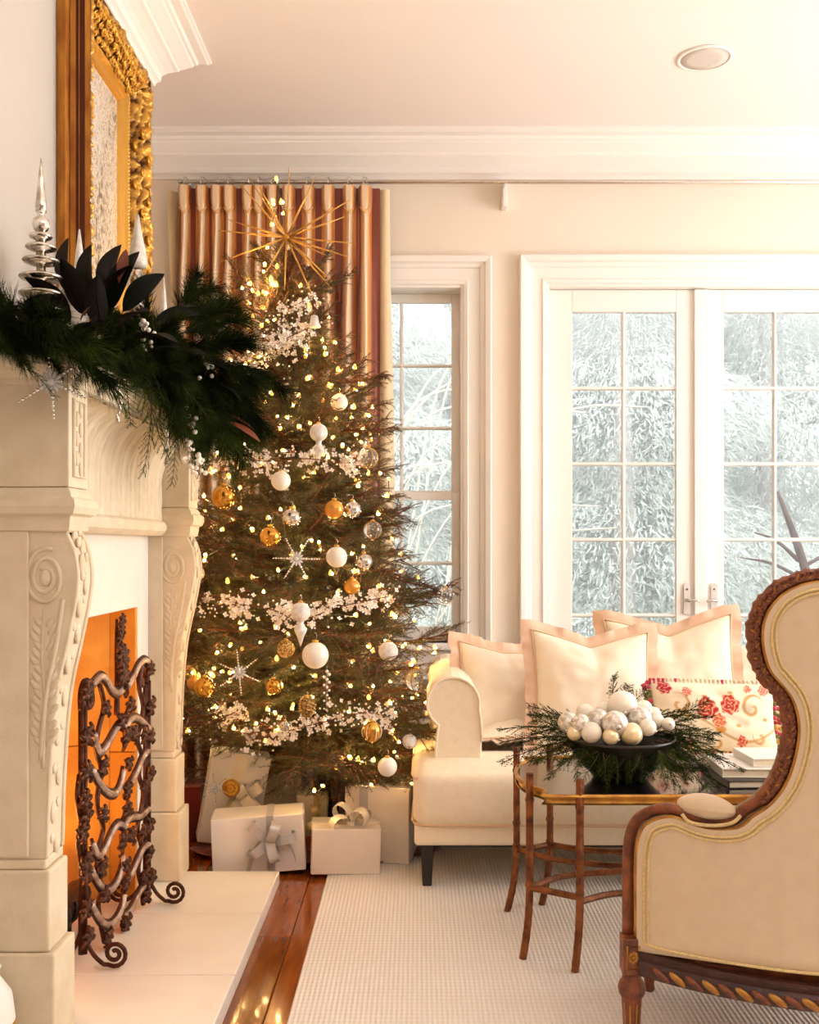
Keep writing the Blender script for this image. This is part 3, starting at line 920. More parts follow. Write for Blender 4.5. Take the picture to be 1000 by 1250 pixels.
def frame_side(p0, p1, inward, name, shells=1.0):
    """one mitred member from corner p0 to p1 in (y, z); inward is the unit direction to the mirror's middle"""
    p0, p1, inward = V((*p0, 0)), V((*p1, 0)), V((*inward, 0))
    L = (p1 - p0).length
    d = (p1 - p0) / L
    S = [i * .122 / 38 for i in range(39)]
    nt_ = int(L / .0042)
    def f(u, v):
        s = S[min(38, int(round(v * 38)))]
        t = s + (L - 2 * s) * u
        # the outer edge is scalloped by shells at the corners and the middle
        e = 0.0
        for c, w, h in ((0.03, .07, .022), (L - .03, .07, .022), (L / 2, .09, .020)):
            e += h * math.exp(-((t - c) / w) ** 4) * (.75 + .25 * math.cos((t - c) * 180))
        e += .004 * math.sin(t * 95)
        e *= shells
        out = max(0, 1 - s / .05)
        p = p0 + d * t + inward * (s - e * out)
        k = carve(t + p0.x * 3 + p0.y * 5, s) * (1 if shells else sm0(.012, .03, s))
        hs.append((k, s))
        return (XL + hframe(s) + k, p.x, p.y)
    hs = []
    o = sub(mir, name, [gilt_patina_shade], lambda m: m.grid(f, nt_, 39))
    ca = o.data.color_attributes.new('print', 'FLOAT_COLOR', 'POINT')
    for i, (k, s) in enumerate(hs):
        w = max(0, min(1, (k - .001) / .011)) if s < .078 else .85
        ca.data[i].color = (*V(lin((74, 34, 14))).lerp(V(lin((214, 160, 70))), w), 1)  # dark recess brown is patina plus occlusion-like shade, keyed to carve height
def sm0(a, b_, x):
    t = min(1, max(0, (x - a) / (b_ - a)))
    return t * t * (3 - 2 * t)
gilt_patina_shade = vcol_mat('gilt_with_patina', .36)
gilt_patina_shade.node_tree.nodes['Principled BSDF'].inputs['Metallic'].default_value = .6
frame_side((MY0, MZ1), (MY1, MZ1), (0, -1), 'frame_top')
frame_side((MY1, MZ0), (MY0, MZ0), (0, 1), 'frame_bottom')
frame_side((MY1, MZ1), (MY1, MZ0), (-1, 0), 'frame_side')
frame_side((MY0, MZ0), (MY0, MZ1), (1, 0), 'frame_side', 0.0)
# fluted flanks of the frame box
flut = [(0, .002), (.002, .008), (.004, .028), (.000, .034), (-.002, .037), (.000, .040), (.005, .044), (.005, .070), (-.001, .074), (-.001, .082), (.004, .086), (.003, .100)]
b = MB()
b.sweep([(MY0 + .006, MZ0), (MY0 + .006, MZ1 - .006), (MY1 - .006, MZ1 - .006), (MY1 - .006, MZ0)], flut, fn=lambda a, c, u: (XL + u, a, c))
b.build('fluted_flank', mat('flank_gilt', (204, 140, 52), .4, .6, rgb2=(146, 82, 28), nscale=22, bump=.15, stretch=(1, 6, .35)), mir)
# raised curls that catch the light along the far and top members
rr = random.Random(11)
cm = MB()
def curl(m, r=.016):
    pts = []
    for i in range(16):
        a = i / 15 * 1.7 * 2 * PI
        q = r * (1 - .78 * i / 15)
        pts.append((.004 + .003 * i / 15, q * math.cos(a) - r * .3, q * math.sin(a)))
    m.tube(pts, [.0042 - .0016 * i / 15 for i in range(16)], 6)
    m.ball((.006, -r * .3, 0), .0045, 8, 6)
curl(cm)
curl_me = cm.mesh('curl', M['gold_bright'])
from mathutils import Quaternion
for i in range(46):
    t = i / 46
    for (y, z, dy, dz) in ((MY1 - .028 - .02 * (i % 3), MZ0 + .1 + t * 1.06, 0, 0), (MY0 + .1 + t * .52, MZ1 - .032 - .02 * (i % 3), 0, 0)):
        if i % 2 and z < MZ1 - .13:
            continue
        x = XL + hframe((MY1 - y) if z < MZ1 - .13 and y > MY1 - .1 else (MZ1 - z)) + .006
        inst('curl', curl_me, mir, (x, y, z), Quaternion((0, 1, 0), .5 if z > MZ1 - .13 else 0) @ Quaternion((1, 0, 0), rr.random() * 6.28), (.8 + .5 * rr.random()) * (1 if i % 2 else -1) if False else .8 + .5 * rr.random())
sub(mir, 'mirror_glass', M['mirror'], lambda m: m.box((XL + .004, MY0 + .115, MZ0 + .115), (XL + .013, MY1 - .115, MZ1 - .115)))
sub(mir, 'backing', M['gold_dark'], lambda m: m.box((XL, MY0 + .01, MZ0 + .004), (XL + .004, MY1 - .01, MZ1 - .01)))

# ------------------------------------------------------------------ curtain rod and curtain
YC = 5.0
pole = thing('curtain_pole', 'slim nickel curtain pole running across under the crown moulding', 'curtain pole', (.4, YC, 2.98))
zr = at(0, 222, YC).z
sub(pole, 'rod', M['nickel'], lambda m: m.tube([(at(221, 0, YC).x, YC, zr), (3.6, YC, zr)], .0105, 12))
for px in (617, 1210, 232):
    x = at(px, 0, YC).x
    sub(pole, 'bracket', M['trim'], lambda m: (m.box((x - .011, YC + .02, zr - .11), (x + .011, YB, zr + .02)), m.box((x - .007, YC - .012, zr - .022), (x + .007, YC + .03, zr - .010))), 0.003)
for x, s_ in ((at(221, 0, YC).x, -1), (3.6, 1)):
    sub(pole, 'end_cap', M['nickel'], lambda m: m.tube([(x, YC, zr), (x + s_ * .006, YC, zr), (x + s_ * .012, YC, zr)], [.0105, .014, .008], 12))
cur = thing('curtain', 'pleated silk curtain in bronze, amber and champagne stripes behind the tree', 'curtain', (-.7, YC, .01))
PX = [227, 248, 266, 281, 304, 317, 334, 353, 377, 401, 427, 446]
PC = [at(p, 0, YC).x for p in PX]
x0c, x1c = at(218, 0, YC).x, at(464, 0, YC).x
ztop, zpin = at(0, 231, YC).z, at(0, 263, YC).z
def sm(a, b_, x):
    t = min(1, max(0, (x - a) / (b_ - a)))
    return t * t * (3 - 2 * t)
def cloth(u, v):
    z = ztop - v ** 1.6 * (ztop - .015)
    x = x0c + u * (x1c - x0c)
    dz = ztop - z
    hz = zpin - z
    w = .027 if dz < .0 else None
    if z > zpin:
        k = (ztop - z) / (ztop - zpin)
        w, A, pw = .029 - .019 * k ** 4, .050 - .016 * k ** 5, 6
    else:
        k = sm(0, .75, hz)
        w, A, pw = .010 + .024 * k, .036 + .046 * sm(0, .4, hz), 2.2
    h = 0
    sway = .012 * math.sin(x * 19 + 1.5) * sm(0, 1.2, max(0, hz)) + .006 * math.sin(x * 41 + z * 1.1) * sm(0, .8, max(0, hz))
    for c in PC:
        h = max(h, A * math.exp(-abs((x + sway - c) / w) ** pw))
    h += .008 * math.sin(x * 70 + 2 * math.sin(z * 1.4)) * sm(.05, .5, max(0, hz))
    return V((x, YC - .012 - h, z))
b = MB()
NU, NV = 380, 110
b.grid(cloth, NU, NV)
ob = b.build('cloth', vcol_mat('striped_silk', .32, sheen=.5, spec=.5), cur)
me = ob.data
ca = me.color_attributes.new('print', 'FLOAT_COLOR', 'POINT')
c1, c2, c3, c4 = [lin(c) for c in ((236, 206, 170), (196, 120, 44), (120, 44, 16), (214, 152, 78))]  # stripes also carry fold light: pale on crests, dark rust as shade between
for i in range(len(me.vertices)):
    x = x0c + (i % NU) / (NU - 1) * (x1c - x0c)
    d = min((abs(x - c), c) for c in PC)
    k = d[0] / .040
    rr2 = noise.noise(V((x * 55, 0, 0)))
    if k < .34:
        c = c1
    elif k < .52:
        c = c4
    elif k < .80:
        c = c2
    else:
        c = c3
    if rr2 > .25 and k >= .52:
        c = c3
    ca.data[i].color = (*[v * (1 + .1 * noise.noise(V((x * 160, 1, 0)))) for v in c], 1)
knot = MB(); knot.ball((0, 0, 0), .011, 10, 8, sc3=(1.1, .8, .7))
for s_ in (-1, 1):
    knot.tube(bez([(0, -.004, 0), (s_ * .012, -.004, .010), (s_ * .024, .004, .026)], 4), [.005, .005, .0045, .004, .004, .0035, .003, .0025, .002], 6)
knot_me = knot.mesh('pleat_knot', mat('knot_silk', (228, 182, 120), .4, sheen=.4))
ring = MB(); ring.tube([(0, .020 * math.cos(a * PI / 10), .020 * math.sin(a * PI / 10)) for a in range(20)], .0026, 6, closed=True)
ring.tube([(0, 0, -.017), (0, 0, -.045)], .0016, 5)
ring_me = ring.mesh('curtain_ring', M['nickel'])
for c in PC:
    inst('pleat_knot', knot_me, cur, (c, YC - .046, zpin + .002))
    inst('curtain_ring', ring_me, cur, (c, YC, zr + .003), Quaternion((0, 0, 1), rnd.uniform(-.7, .7)))
lining = mat('curtain_lining', (226, 204, 168), .8, sheen=.2)
xl1, xl0 = at(479, 0, YC).x, at(207, 0, YC).x
def lin_r(u, v):
    z = ztop - .004 - v * (ztop - .03)
    w = (xl1 - x1c + .03) * (.75 + .25 * sm(0, .5, v))
    return V((x1c - .05 + u * (w + .03), YC + .004 + .014 * math.sin(u * 6 + v * 2), z))
sub(cur, 'lining', lining, lambda m: m.grid(lin_r, 16, 40))
def lin_l(u, v):
    z = ztop - .004 - v * (ztop - .03)
    return V((x0c + .02 - u * (x0c - xl0 + .03) * (1 - .5 * sm(0, .35, v)), YC + .02 + .02 * math.sin(u * 5), z))
sub(cur, 'lining', lining, lambda m: m.grid(lin_l, 16, 40))

# ------------------------------------------------------------------ sofa
SX0, SX1, SY0, SY1 = -.012, 2.16, 3.55, 4.56
so = thing('sofa', 'cream rolled arm sofa with one long seat cushion on dark tapered legs', 'sofa', (1.07, 4.0, .012))
def leg(m, x, y, dx, dy):
    a, t = .024, .016
    vs_ = []
    for z, r, k in ((.012, t, 1), (.165, a, 0)):
        for sx, sy in ((-1, -1), (1, -1), (1, 1), (-1, 1)):
            vs_.append((x + sx * r + dx * k, y + sy * r + dy * k, z))
    m.add(vs_, [(3, 2, 1, 0), (4, 5, 6, 7), (0, 1, 5, 4), (1, 2, 6, 5), (2, 3, 7, 6), (3, 0, 4, 7)])
for x, y, dx, dy in ((SX0 + .045, SY0 + .045, 0, 0), (SX1 - .045, SY0 + .045, 0, 0), (SX0 + .1, SY1 - .08, 0, .03), (SX1 - .1, SY1 - .08, 0, .03)):
    sub(so, 'leg', M['black_wood'], lambda m: leg(m, x, y, dx, dy), 0.003)
sub(so, 'base_frame', M['black_wood'], lambda m: (m.box((SX0 + .06, SY0 + .04, .146), (SX1 - .06, SY0 + .06, .164)), m.box((SX0 + .06, SY0 + .04, .146), (SX0 + .08, SY1 - .1, .164))))
sub(so, 'seat_rail', M['sofa'], lambda m: m.box((SX0, SY0, .160), (SX1, SY1 - .05, .235)), 0.014, seg=4)
# seat cushion: boxed, crowned, with welts; its front corners stand out beyond the arms
def cushion(m):
    x0, x1, y0, y1, z0, z1 = SX0 - .004, SX1 + .004, SY0 - .012, 4.22, .226, .415
    n = 90
    def prof(v):
        # round section from the bottom back, round the front, to the top back
        a = v * 3.0
        if a < 1:
            return (y1 + (y0 + .03 - y1) * a, z0, 0)
        if a < 2:
            t = (a - 1)
            th = -PI / 2 - t * PI
            return (y0 + .035 + .045 * math.cos(th) * abs(math.cos(th)) ** -.35 if abs(math.cos(th)) > 1e-4 else y0 + .035, (z0 + z1) / 2 + (z1 - z0) / 2 * math.copysign(abs(math.sin(th)) ** .55, math.sin(th)), .3)
        t = a - 2
        return (y0 + .035 + (y1 - y0 - .035) * t, z1 + .028 * math.sin(PI * min(1, t * 1.6 + .12)), 1)
    def f(u, v):
        y, z, k = prof(v)
        x = x0 + (x1 - x0) * u
        e = min(u, 1 - u) * (x1 - x0)
        r = .05
        if e < r:
            q = 1 - math.sqrt(max(0, 1 - (1 - e / r) ** 2))
            zc = (z0 + z1) / 2
            z = zc + (z - zc) * (1 - .25 * q)
            y = y + q * (.03 if y < 3.9 else 0)
        z += .005 * noise.noise(V((x * 5, y * 7, 0))) * k
        return V((x, y, z))
    m.grid(f, n, 48)
    for xx in (0, 1):
        m.add([f(xx, i / 47) for i in range(48)], [tuple(range(48)) if xx == 0 else tuple(range(47, -1, -1))])
sub(so, 'seat_cushion', M['sofa'], cushion)
def weltline(m, z, d=.0):
    y = SY0 - .010 + d
    m.tube([(SX0 + .0, 4.2, z), (SX0 - .006, SY0 + .06, z), (SX0 + .004, y + .018, z), (SX0 + .04, y + .003, z), (1.0, y, z - .004), (SX1 - .04, y + .003, z), (SX1, y + .018, z)], .0052, 6)
sub(so, 'welt', M['welt'], lambda m: weltline(m, .236))
sub(so, 'welt', M['welt'], lambda m: weltline(m, .395))
def arm(sx):
    X0 = .045 if sx < 0 else SX1 - .055
    yf = SY0 + .125
    cx, cz, r = X0 + (.083 if sx < 0 else -.083) , .636, .094
    pts = []
    inn = X0 + (.185 if sx < 0 else -.185)
    out = X0
    s = 1 if sx < 0 else -1
    raw = [(out + s * .012, .22)] + [(out + s * .014, .36), (out + s * .022, .50), (out + s * .030, .560)]
    for i in range(0, 15):
        a = math.radians(232 - i * 17.5)
        raw.append((cx - s * (-r * math.cos(a)), cz + r * math.sin(a)))
    raw += [(inn - s * .004, .58), (inn, .50), (inn, .22)]
    def sec(m):
        m.prism(raw if s > 0 else raw[::-1], yf, 4.5, 'xz', smooth=False)
    ao = sub(so, 'arm', M['sofa'], sec, 0.012, fix=True, seg=3)
    sub(ao, 'arm_welt', M['sofa'], lambda m: m.tube([(p[0], yf - .002, p[1]) for p in raw[1:-1]], .0055, 6))
arm(-1); arm(1)
def back(m):
    x0, x1 = .05, SX1 - .05
    poly = [(4.25, .22), (4.30, .55), (4.34, .66), (4.38, .705), (4.43, .715), (4.48, .70), (4.51, .64), (4.54, .40), (4.55, .165)]
    m.prism(poly, x0, x1, 'yz')
sub(so, 'back', M['sofa'], back, 0.03, fix=True, seg=3)

# ------------------------------------------------------------------ pillows
def pillow(name, label, c, w, h, th, rot, flange=.05, sag=.03, body='pillow', edge='pillow_edge', seed=0, group=None, paint=None):
    t = thing(name, label, 'pillow', c, rot, group)
    def shape(u, v):
        # corners drawn out, edges pulled in, top edge chopped in the middle
        cx = u * w / 2 * (1 - .07 * (1 - v * v)) 
        cz = v * h / 2 * (1 - .05 * (1 - u * u))
        cz -= sag * (1 - abs(u)) ** 1.3 * sm(-.2, 1, v)
        cz += .5 * h
        n1 = noise.noise(V((u * 1.3 + seed * 7, v * 1.3, .5)))
        return cx, cz, n1
    def f(sgn):
        def g(a, b_):
            u, v = a * 2 - 1, b_ * 2 - 1
            cx, cz, n1 = shape(u, v)
            p = max(0, (1 - abs(u) ** 2.6)) ** .62 * max(0, (1 - abs(v) ** 2.6)) ** .62
            y = sgn * th / 2 * p * (1 + .22 * n1)
            y += sgn * .007 * noise.noise(V((u * 4 + seed * 3, v * 4, 2))) * p
            # chop crease running down from the sagging middle
            y *= 1 - .25 * math.exp(-((u - .05) / .16) ** 2) * sm(.1, 1, v)
            return V((cx, y, cz))
        return g
    n = 44 if paint is None else 120
    b = MB()
    b.grid(f(-1), n, n); b.grid(f(1), n, n)
    ob = b.build('cover', body if not isinstance(body, str) else M[body], t, local=True, fix=paint is None)
    if paint:
        ca = ob.data.color_attributes.new('print', 'FLOAT_COLOR', 'POINT')
        for i in range(len(ob.data.vertices)):
            k = i % (n * n)
            u, v = (k % n) / (n - 1), (k // n) / (n - 1)
            ca.data[i].color = (*paint(u, v), 1)
    if flange:
        edge_pts = []
        q = 26
        for side in range(4):
            for i in range(q):
                s_ = -1 + 2 * i / q
                edge_pts.append({0: (s_, -1), 1: (1, s_), 2: (-s_, 1), 3: (-1, -s_)}[side])
        def g(a, b_):
            k = int(round(a * len(edge_pts))) % len(edge_pts)
            u, v = edge_pts[k]
            cx, cz, _ = shape(u, v)
            o = V((u * (1 if abs(u) == 1 else 0), v * (1 if abs(v) == 1 else 0)))
            if o.length < .5:
                o = V((0, 0))
            corner = abs(u) > .93 and abs(v) > .93
            if corner:
                o = V((math.copysign(1, u), math.copysign(1, v))) * .9
            rip = math.sin(k * 1.9 + seed) * .5 + math.sin(k * .73 + seed * 2) * .8
            return V((cx + o.x * flange * b_ - o.x * .006, rip * .011 * b_ + (.012 * b_ * b_ * (1 if v > .9 else 0)), cz + o.y * flange * b_ - o.y * .006))
        def both(m):
            m.grid(g, len(edge_pts), 6, closed_u=True)
            m.grid(lambda a, b_: g(a, b_) + V((0, .004, 0)), len(edge_pts), 6, closed_u=True)
        sub(t, 'flange', M[edge], both, local=True)
        sub(t, 'piping', M['welt'], lambda m: m.tube([V((shape(*p)[0], -.004, shape(*p)[1])) for p in edge_pts], .004, 5, closed=True), local=True)
    return t
ZS = .432
pillow('flanged_pillow', 'ivory pillow with blush flange slumped against the left sofa arm', (.325, 3.99, ZS), .38, .385, .17, (-.30, .16, .38), seed=1, sag=.015)
pillow('flanged_pillow', 'large ivory pillow with blush flange standing in front, second from left arm', (.665, 3.86, ZS), .46, .455, .19, (-.26, .03, .08), seed=2, sag=.055)
pillow('flanged_pillow', 'ivory pillow with wide blush flange behind, above the floral pillow', (1.045, 4.12, ZS), .52, .49, .16, (-.20, -.05, -.06), seed=3, sag=.07)
pillow('plain_pillow', 'plain white pillow at the far back behind the flanged ones', (1.30, 4.20, ZS), .46, .38, .14, (-.18, -.02, -.1), flange=0, seed=4, sag=.02)
pillow('flanged_pillow', 'ivory pillow lying flat beneath the slumped one by the left arm', (.42, 3.86, ZS + .045), .40, .30, .085, (-1.46, 0, .15), seed=5, sag=.0, flange=.04)

def floral(u, v):
    base = V(lin((244, 228, 198)))
    x, y = u * 1.9, v
    def mixc(c, k):
        nonlocal base
        base = base.lerp(V(lin(c)), max(0, min(1, k)))
    # gold scrolls: paisley curls
    for (cx, cy, r, sg) in ((1.52, .62, .20, 1), (.38, .66, .17, -1), (1.60, .22, .12, 1), (.30, .2, .12, -1), (.95, .12, .10, 1)):
        dx, dy = x - cx, y - cy
        rad = math.hypot(dx, dy) + 1e-6
        ang = math.atan2(dy, dx * sg)
        sp = math.sin(ang * 1.0 + rad * 34)
        if rad < r:
            mixc((214, 168, 104), sm(.35, .8, sp) * .85)
            mixc((190, 120, 70), sm(.93, 1, sp) * .5)
    # stems and leaves
    st = abs(y - (.32 + .18 * math.sin(x * 3.4)))
    mixc((196, 150, 70), sm(.03, .008, st) * .8)
    for (cx, cy, r, c) in ((1.0, .30, .10, (214, 140, 40)), (.62, .28, .06, (180, 160, 70)), (1.28, .36, .05, (196, 150, 60)), (.78, .78, .05, (206, 160, 80)), (1.18, .84, .05, (200, 150, 80)), (.5, .46, .045, (190, 160, 80)), (1.72, .46, .05, (190, 150, 80)), (.16, .42, .05, (190, 150, 70))):
        d = math.hypot((x - cx), (y - cy) * 1.6)
        mixc(c, sm(r, r * .6, d) * .9)
    # red and coral blossoms: ruffled heads of overlapping petals
    for (cx, cy, r, c1_, c2_) in ((.80, .60, .19, (214, 74, 48), (166, 22, 24)), (1.16, .66, .17, (222, 84, 58), (170, 26, 28)), (.98, .42, .12, (232, 130, 84), (196, 60, 40)), (.20, .90, .12, (206, 40, 66), (150, 20, 44)), (1.70, .88, .10, (226, 120, 90), (190, 60, 60)), (1.32, .14, .09, (222, 96, 66), (180, 40, 40)), (.55, .10, .08, (222, 110, 80), (180, 50, 50)), (.52, .84, .08, (230, 130, 110), (196, 70, 70)), (1.45, .90, .07, (230, 130, 100), (196, 70, 60))):
        dx, dy = x - cx, y - cy
        rad = math.hypot(dx, dy)
        ang = math.atan2(dy, dx)
        wob = .86 + .10 * math.cos(ang * 7 + cx * 9) + .06 * math.cos(ang * 3 + 1)
        R = r * wob
        if rad < R:
            base = V(lin(c1_))
            pet = math.sin(rad / r * 15 + 2.0 * math.sin(ang * 4 + 5 * rad / r))
            mixc((250, 214, 170), sm(.55, .95, pet) * .75)
            mixc(c2_, sm(-.35, -.9, pet))
            mixc((250, 226, 190), sm(.9, 1.0, rad / R) * .3)
    return tuple(base)
fp = pillow('floral_pillow', 'small floral lumbar pillow with red blossoms and tasselled edge', (1.08, 3.72, ZS + .016), .47, .262, .13, (-.28, .02, -.04), flange=0, sag=.0, seed=6, body=vcol_mat('floral_print', .75, sheen=.2), paint=floral)
tas = []
for nm, c in (('pink', (206, 60, 84)), ('red', (170, 34, 30)), ('green', (122, 112, 44)), ('cream', (240, 222, 190)), ('gold', (214, 160, 62))):
    m = MB()
    m.ball((0, 0, 0), .010, 9, 7)
    m.lathe([(.003, -.030), (.011, -.028), (.0085, -.016), (.006, -.008), (.003, -.004)], (0, 0, 0), 9)
    tas.append(m.mesh('tassel', mat('tassel_' + nm, c, .8, sheen=.4, bump=.4, bscale=300)))
rr = random.Random(3)
W_, H_ = .47, .255
for i in range(15):
    v = -1 + 2 * (i + .5) / 15
    for sd in (-1, 1):
        k = rr.choice((0, 1, 2, 4, 2, 0))
        inst('tassel', tas[k], fp, (sd * (W_ / 2 * (1 - .07 * (1 - v * v)) + .004), -.004, H_ / 2 * (1 + v) + .006), Quaternion((0, 1, 0), -sd * (1.2 + rr.uniform(-.4, .4))), rr.uniform(.75, 1.0), world=False)
for i in range(30):
    u = -1 + 2 * (i + .5) / 30
    inst('tassel', tas[rr.choice((1, 1, 4, 2, 3))], fp, (u * W_ / 2, -.004, .004), Quaternion((1, 0, 0), rr.uniform(-.3, .3)), .62, world=False)
    inst('tassel', tas[rr.choice((3, 3, 3, 0)) if u > -.75 else 0], fp, (u * W_ / 2, -.006, H_ - .004), Quaternion((1, 0, 0), PI + rr.uniform(-.5, .5)), .62, world=False)

# ------------------------------------------------------------------ coffee table
ct = thing('coffee_table', 'gilt iron coffee table with lobed black lacquer top', 'table', (.95, 3.12, .012))
TZ, TXC = .500, .98
left = bez([(.47, 2.865, 0), (.36, 2.868, 0), (.352, 2.885, 0), (.362, 2.915, 0), (.352, 2.945, 0), (.325, 2.985, 0), (.306, 3.06, 0), (.302, 3.125, 0), (.306, 3.20, 0), (.325, 3.285, 0), (.352, 3.325, 0), (.362, 3.350, 0), (.354, 3.375, 0), (.37, 3.392, 0), (.48, 3.395, 0)], 4)
outl = [(p.x, p.y) for p in left] + [(2 * TXC - p.x, p.y) for p in reversed(left)]
def tt(m):
    cdt_fill(m, outl, .05, lambda a, c: (a, c, TZ), 0, smooth=False)
    cdt_fill(m, outl, .05, lambda a, c: (a, c, TZ - .022), 0, smooth=False, flip=True)
sub(ct, 'table_top', M['lacquer'], tt)
sub(ct, 'rim', M['rim_gilt'], lambda m: m.sweep(outl, [(.002, -.024), (-.007, -.022), (-.009, -.004), (-.006, .005), (.001, .0055), (.004, .002), (.005, -.002)], closed=True, fn=lambda a, c, u: (a, c, TZ + u), smooth=True), fix=True)
def tleg(x, y, ox, oy, zt):
    pts = bez([(x, y, zt), (x, y, .40), (x, y, .22), (x + ox * .15, y + oy * .15, .14), (x + ox * .5, y + oy * .5, .075), (x + ox, y + oy, .012)], 5)
    def f(m):
        rs = [.0118 + .0005 * math.sin(i * 2.3) for i in range(len(pts))]
        m.tube(pts, rs, 6, smooth=False)
        for z in (.47, .30, .225):
            m.tube([(x, y, z + .006), (x, y, z - .006)], .0128, 8, smooth=False)
    sub(ct, 'leg', M['table_gilt'], f)
legs = [(.323, 2.955, -.020, -.004), (.455, 2.872, -.016, -.012), (.322, 3.335, -.030, .002), (.437, 3.385, -.026, .012)]
for (x, y, ox, oy) in legs:
    tleg(x, y, ox, oy, .546)
    tleg(2 * TXC - x, y, -ox, oy, .546)
def bar(pts):
    sub(ct, 'stretcher', M['table_gilt'], lambda m: m.tube(bez(pts, 6), .0095, 6, smooth=False, flat=(1, 1)))
zs = .215
for s_ in (0, 1):
    F = lambda x: x if not s_ else 2 * TXC - x
    bar([(F(.323), 2.955, zs), (F(.375), 2.925, zs), (F(.42), 2.895, zs), (F(.455), 2.872, zs)])
    bar([(F(.322), 3.335, zs), (F(.37), 3.345, zs), (F(.437), 3.385, zs)])
    bar([(F(.323), 2.955, zs), (F(.44), 3.06, zs + .0), (F(.66), 3.11, zs), (F(.98), 3.12, zs)])
    bar([(F(.322), 3.335, zs), (F(.44), 3.22, zs + .0), (F(.66), 3.15, zs), (F(.98), 3.14, zs)])
bar([(.455, 2.872, zs - .012), (.6, 2.95, zs - .012), (.98, 2.985, zs - .012), (1.36, 2.95, zs - .012), (1.505, 2.872, zs - .012)])
bar([(.437, 3.385, zs), (.6, 3.31, zs), (.98, 3.29, zs), (1.36, 3.31, zs), (1.523, 3.385, zs)])

# ------------------------------------------------------------------ bowl of ornaments
BX, BY, BZ = .612, 3.10, TZ + .004
bw = thing('centrepiece_bowl', 'wide dark bowl heaped with white balls on the coffee table', 'bowl', (BX, BY, BZ))
sub(bw, 'bowl', M['bowl'], lambda m: m.lathe([(.0, 0), (.082, 0), (.086, .006), (.090, .012), (.120, .040), (.148, .080), (.164, .114), (.168, .122), (.163, .123), (.156, .114), (.136, .080), (.10, .05), (.0, .034)], (BX, BY, BZ), 44))
balls = [  # px, py, radius px, depth, label
    (760, 862, 16, 3.10, 'largest pearl white ball crowning the heap in the bowl'), (694, 882, 11, 3.05, 'crackled silver white ball at the left end of the bowl'),
    (709, 883, 10, 3.00, 'small plain cream ball leaning on the crackled one at the left of the bowl'), (715, 871, 10, 3.12, 'cream ball behind the left end of the heap in the bowl'),
    (730, 879, 12, 3.04, 'dappled white ball left of the crackled silver ball in the bowl front'), (739, 868, 10, 3.13, 'white ball tucked left of the crowning ball in the bowl'),
    (751, 884, 14, 2.99, 'large crackled silver ball just below the crowning ball'), (781, 877, 13, 3.06, 'dappled white ball right of the crackled silver ball in the bowl'),
    (786, 865, 9, 3.12, 'small cream ball at the upper right of the heap in the bowl'), (798, 872, 8, 3.14, 'small white ball behind the right end of the heap in the bowl'),
    (791, 888, 9, 2.99, 'small plain cream ball low at the right front of the bowl'), (802, 880, 8, 3.08, 'tiny cream ball at the right end of the heap in the bowl'),
    (816, 884, 7, 3.06, 'single white ball lying in the greens right of the bowl'), (722, 894, 11, 2.985, 'white ball low on the bowl rim, left of centre'),
    (701, 895, 8, 3.0, 'small champagne ball half hidden in greens at the left rim of the bowl'), (771, 896, 12, 2.98, 'champagne ball low on the bowl rim, right of centre'),
    (746, 899, 9, 2.97, 'small champagne ball low on the bowl rim at the middle front'), (768, 880, 10, 3.2, 'white ball hidden at the back of the heap in the bowl')]
crack = mat('crackled_silver', (240, 234, 224), .3, .35, rgb2=(196, 186, 170), nscale=70, contrast=.12, bump=.2, bscale=90)
champ = mat('champagne_glass', (240, 220, 178), .22, .3, coat=.4)
for i, (px, py, r, y, lb) in enumerate(balls):
    p = at(px, py, y)
    r = r * y / FPX * 1.17
    t = thing('ornament_ball', lb, 'ornament', p, (0, 0, 0), 'white balls in the bowl')
    m_ = crack if 'crackled' in lb or 'dappled' in lb else champ if 'champagne' in lb else M['pearl']
    sub(t, 'ball', m_, lambda m: m.ball((0, 0, 0), r, 20, 14), local=True)
    sub(t, 'cap', M['nickel'], lambda m: m.lathe([(r * .2, r * .95), (r * .2, r * 1.1), (r * .05, r * 1.12)], (0, 0, 0), 10, M=Matrix.Rotation(1.9 + i, 3, 'X') @ Matrix.Rotation(i * 2.1, 3, 'Y')), local=True)

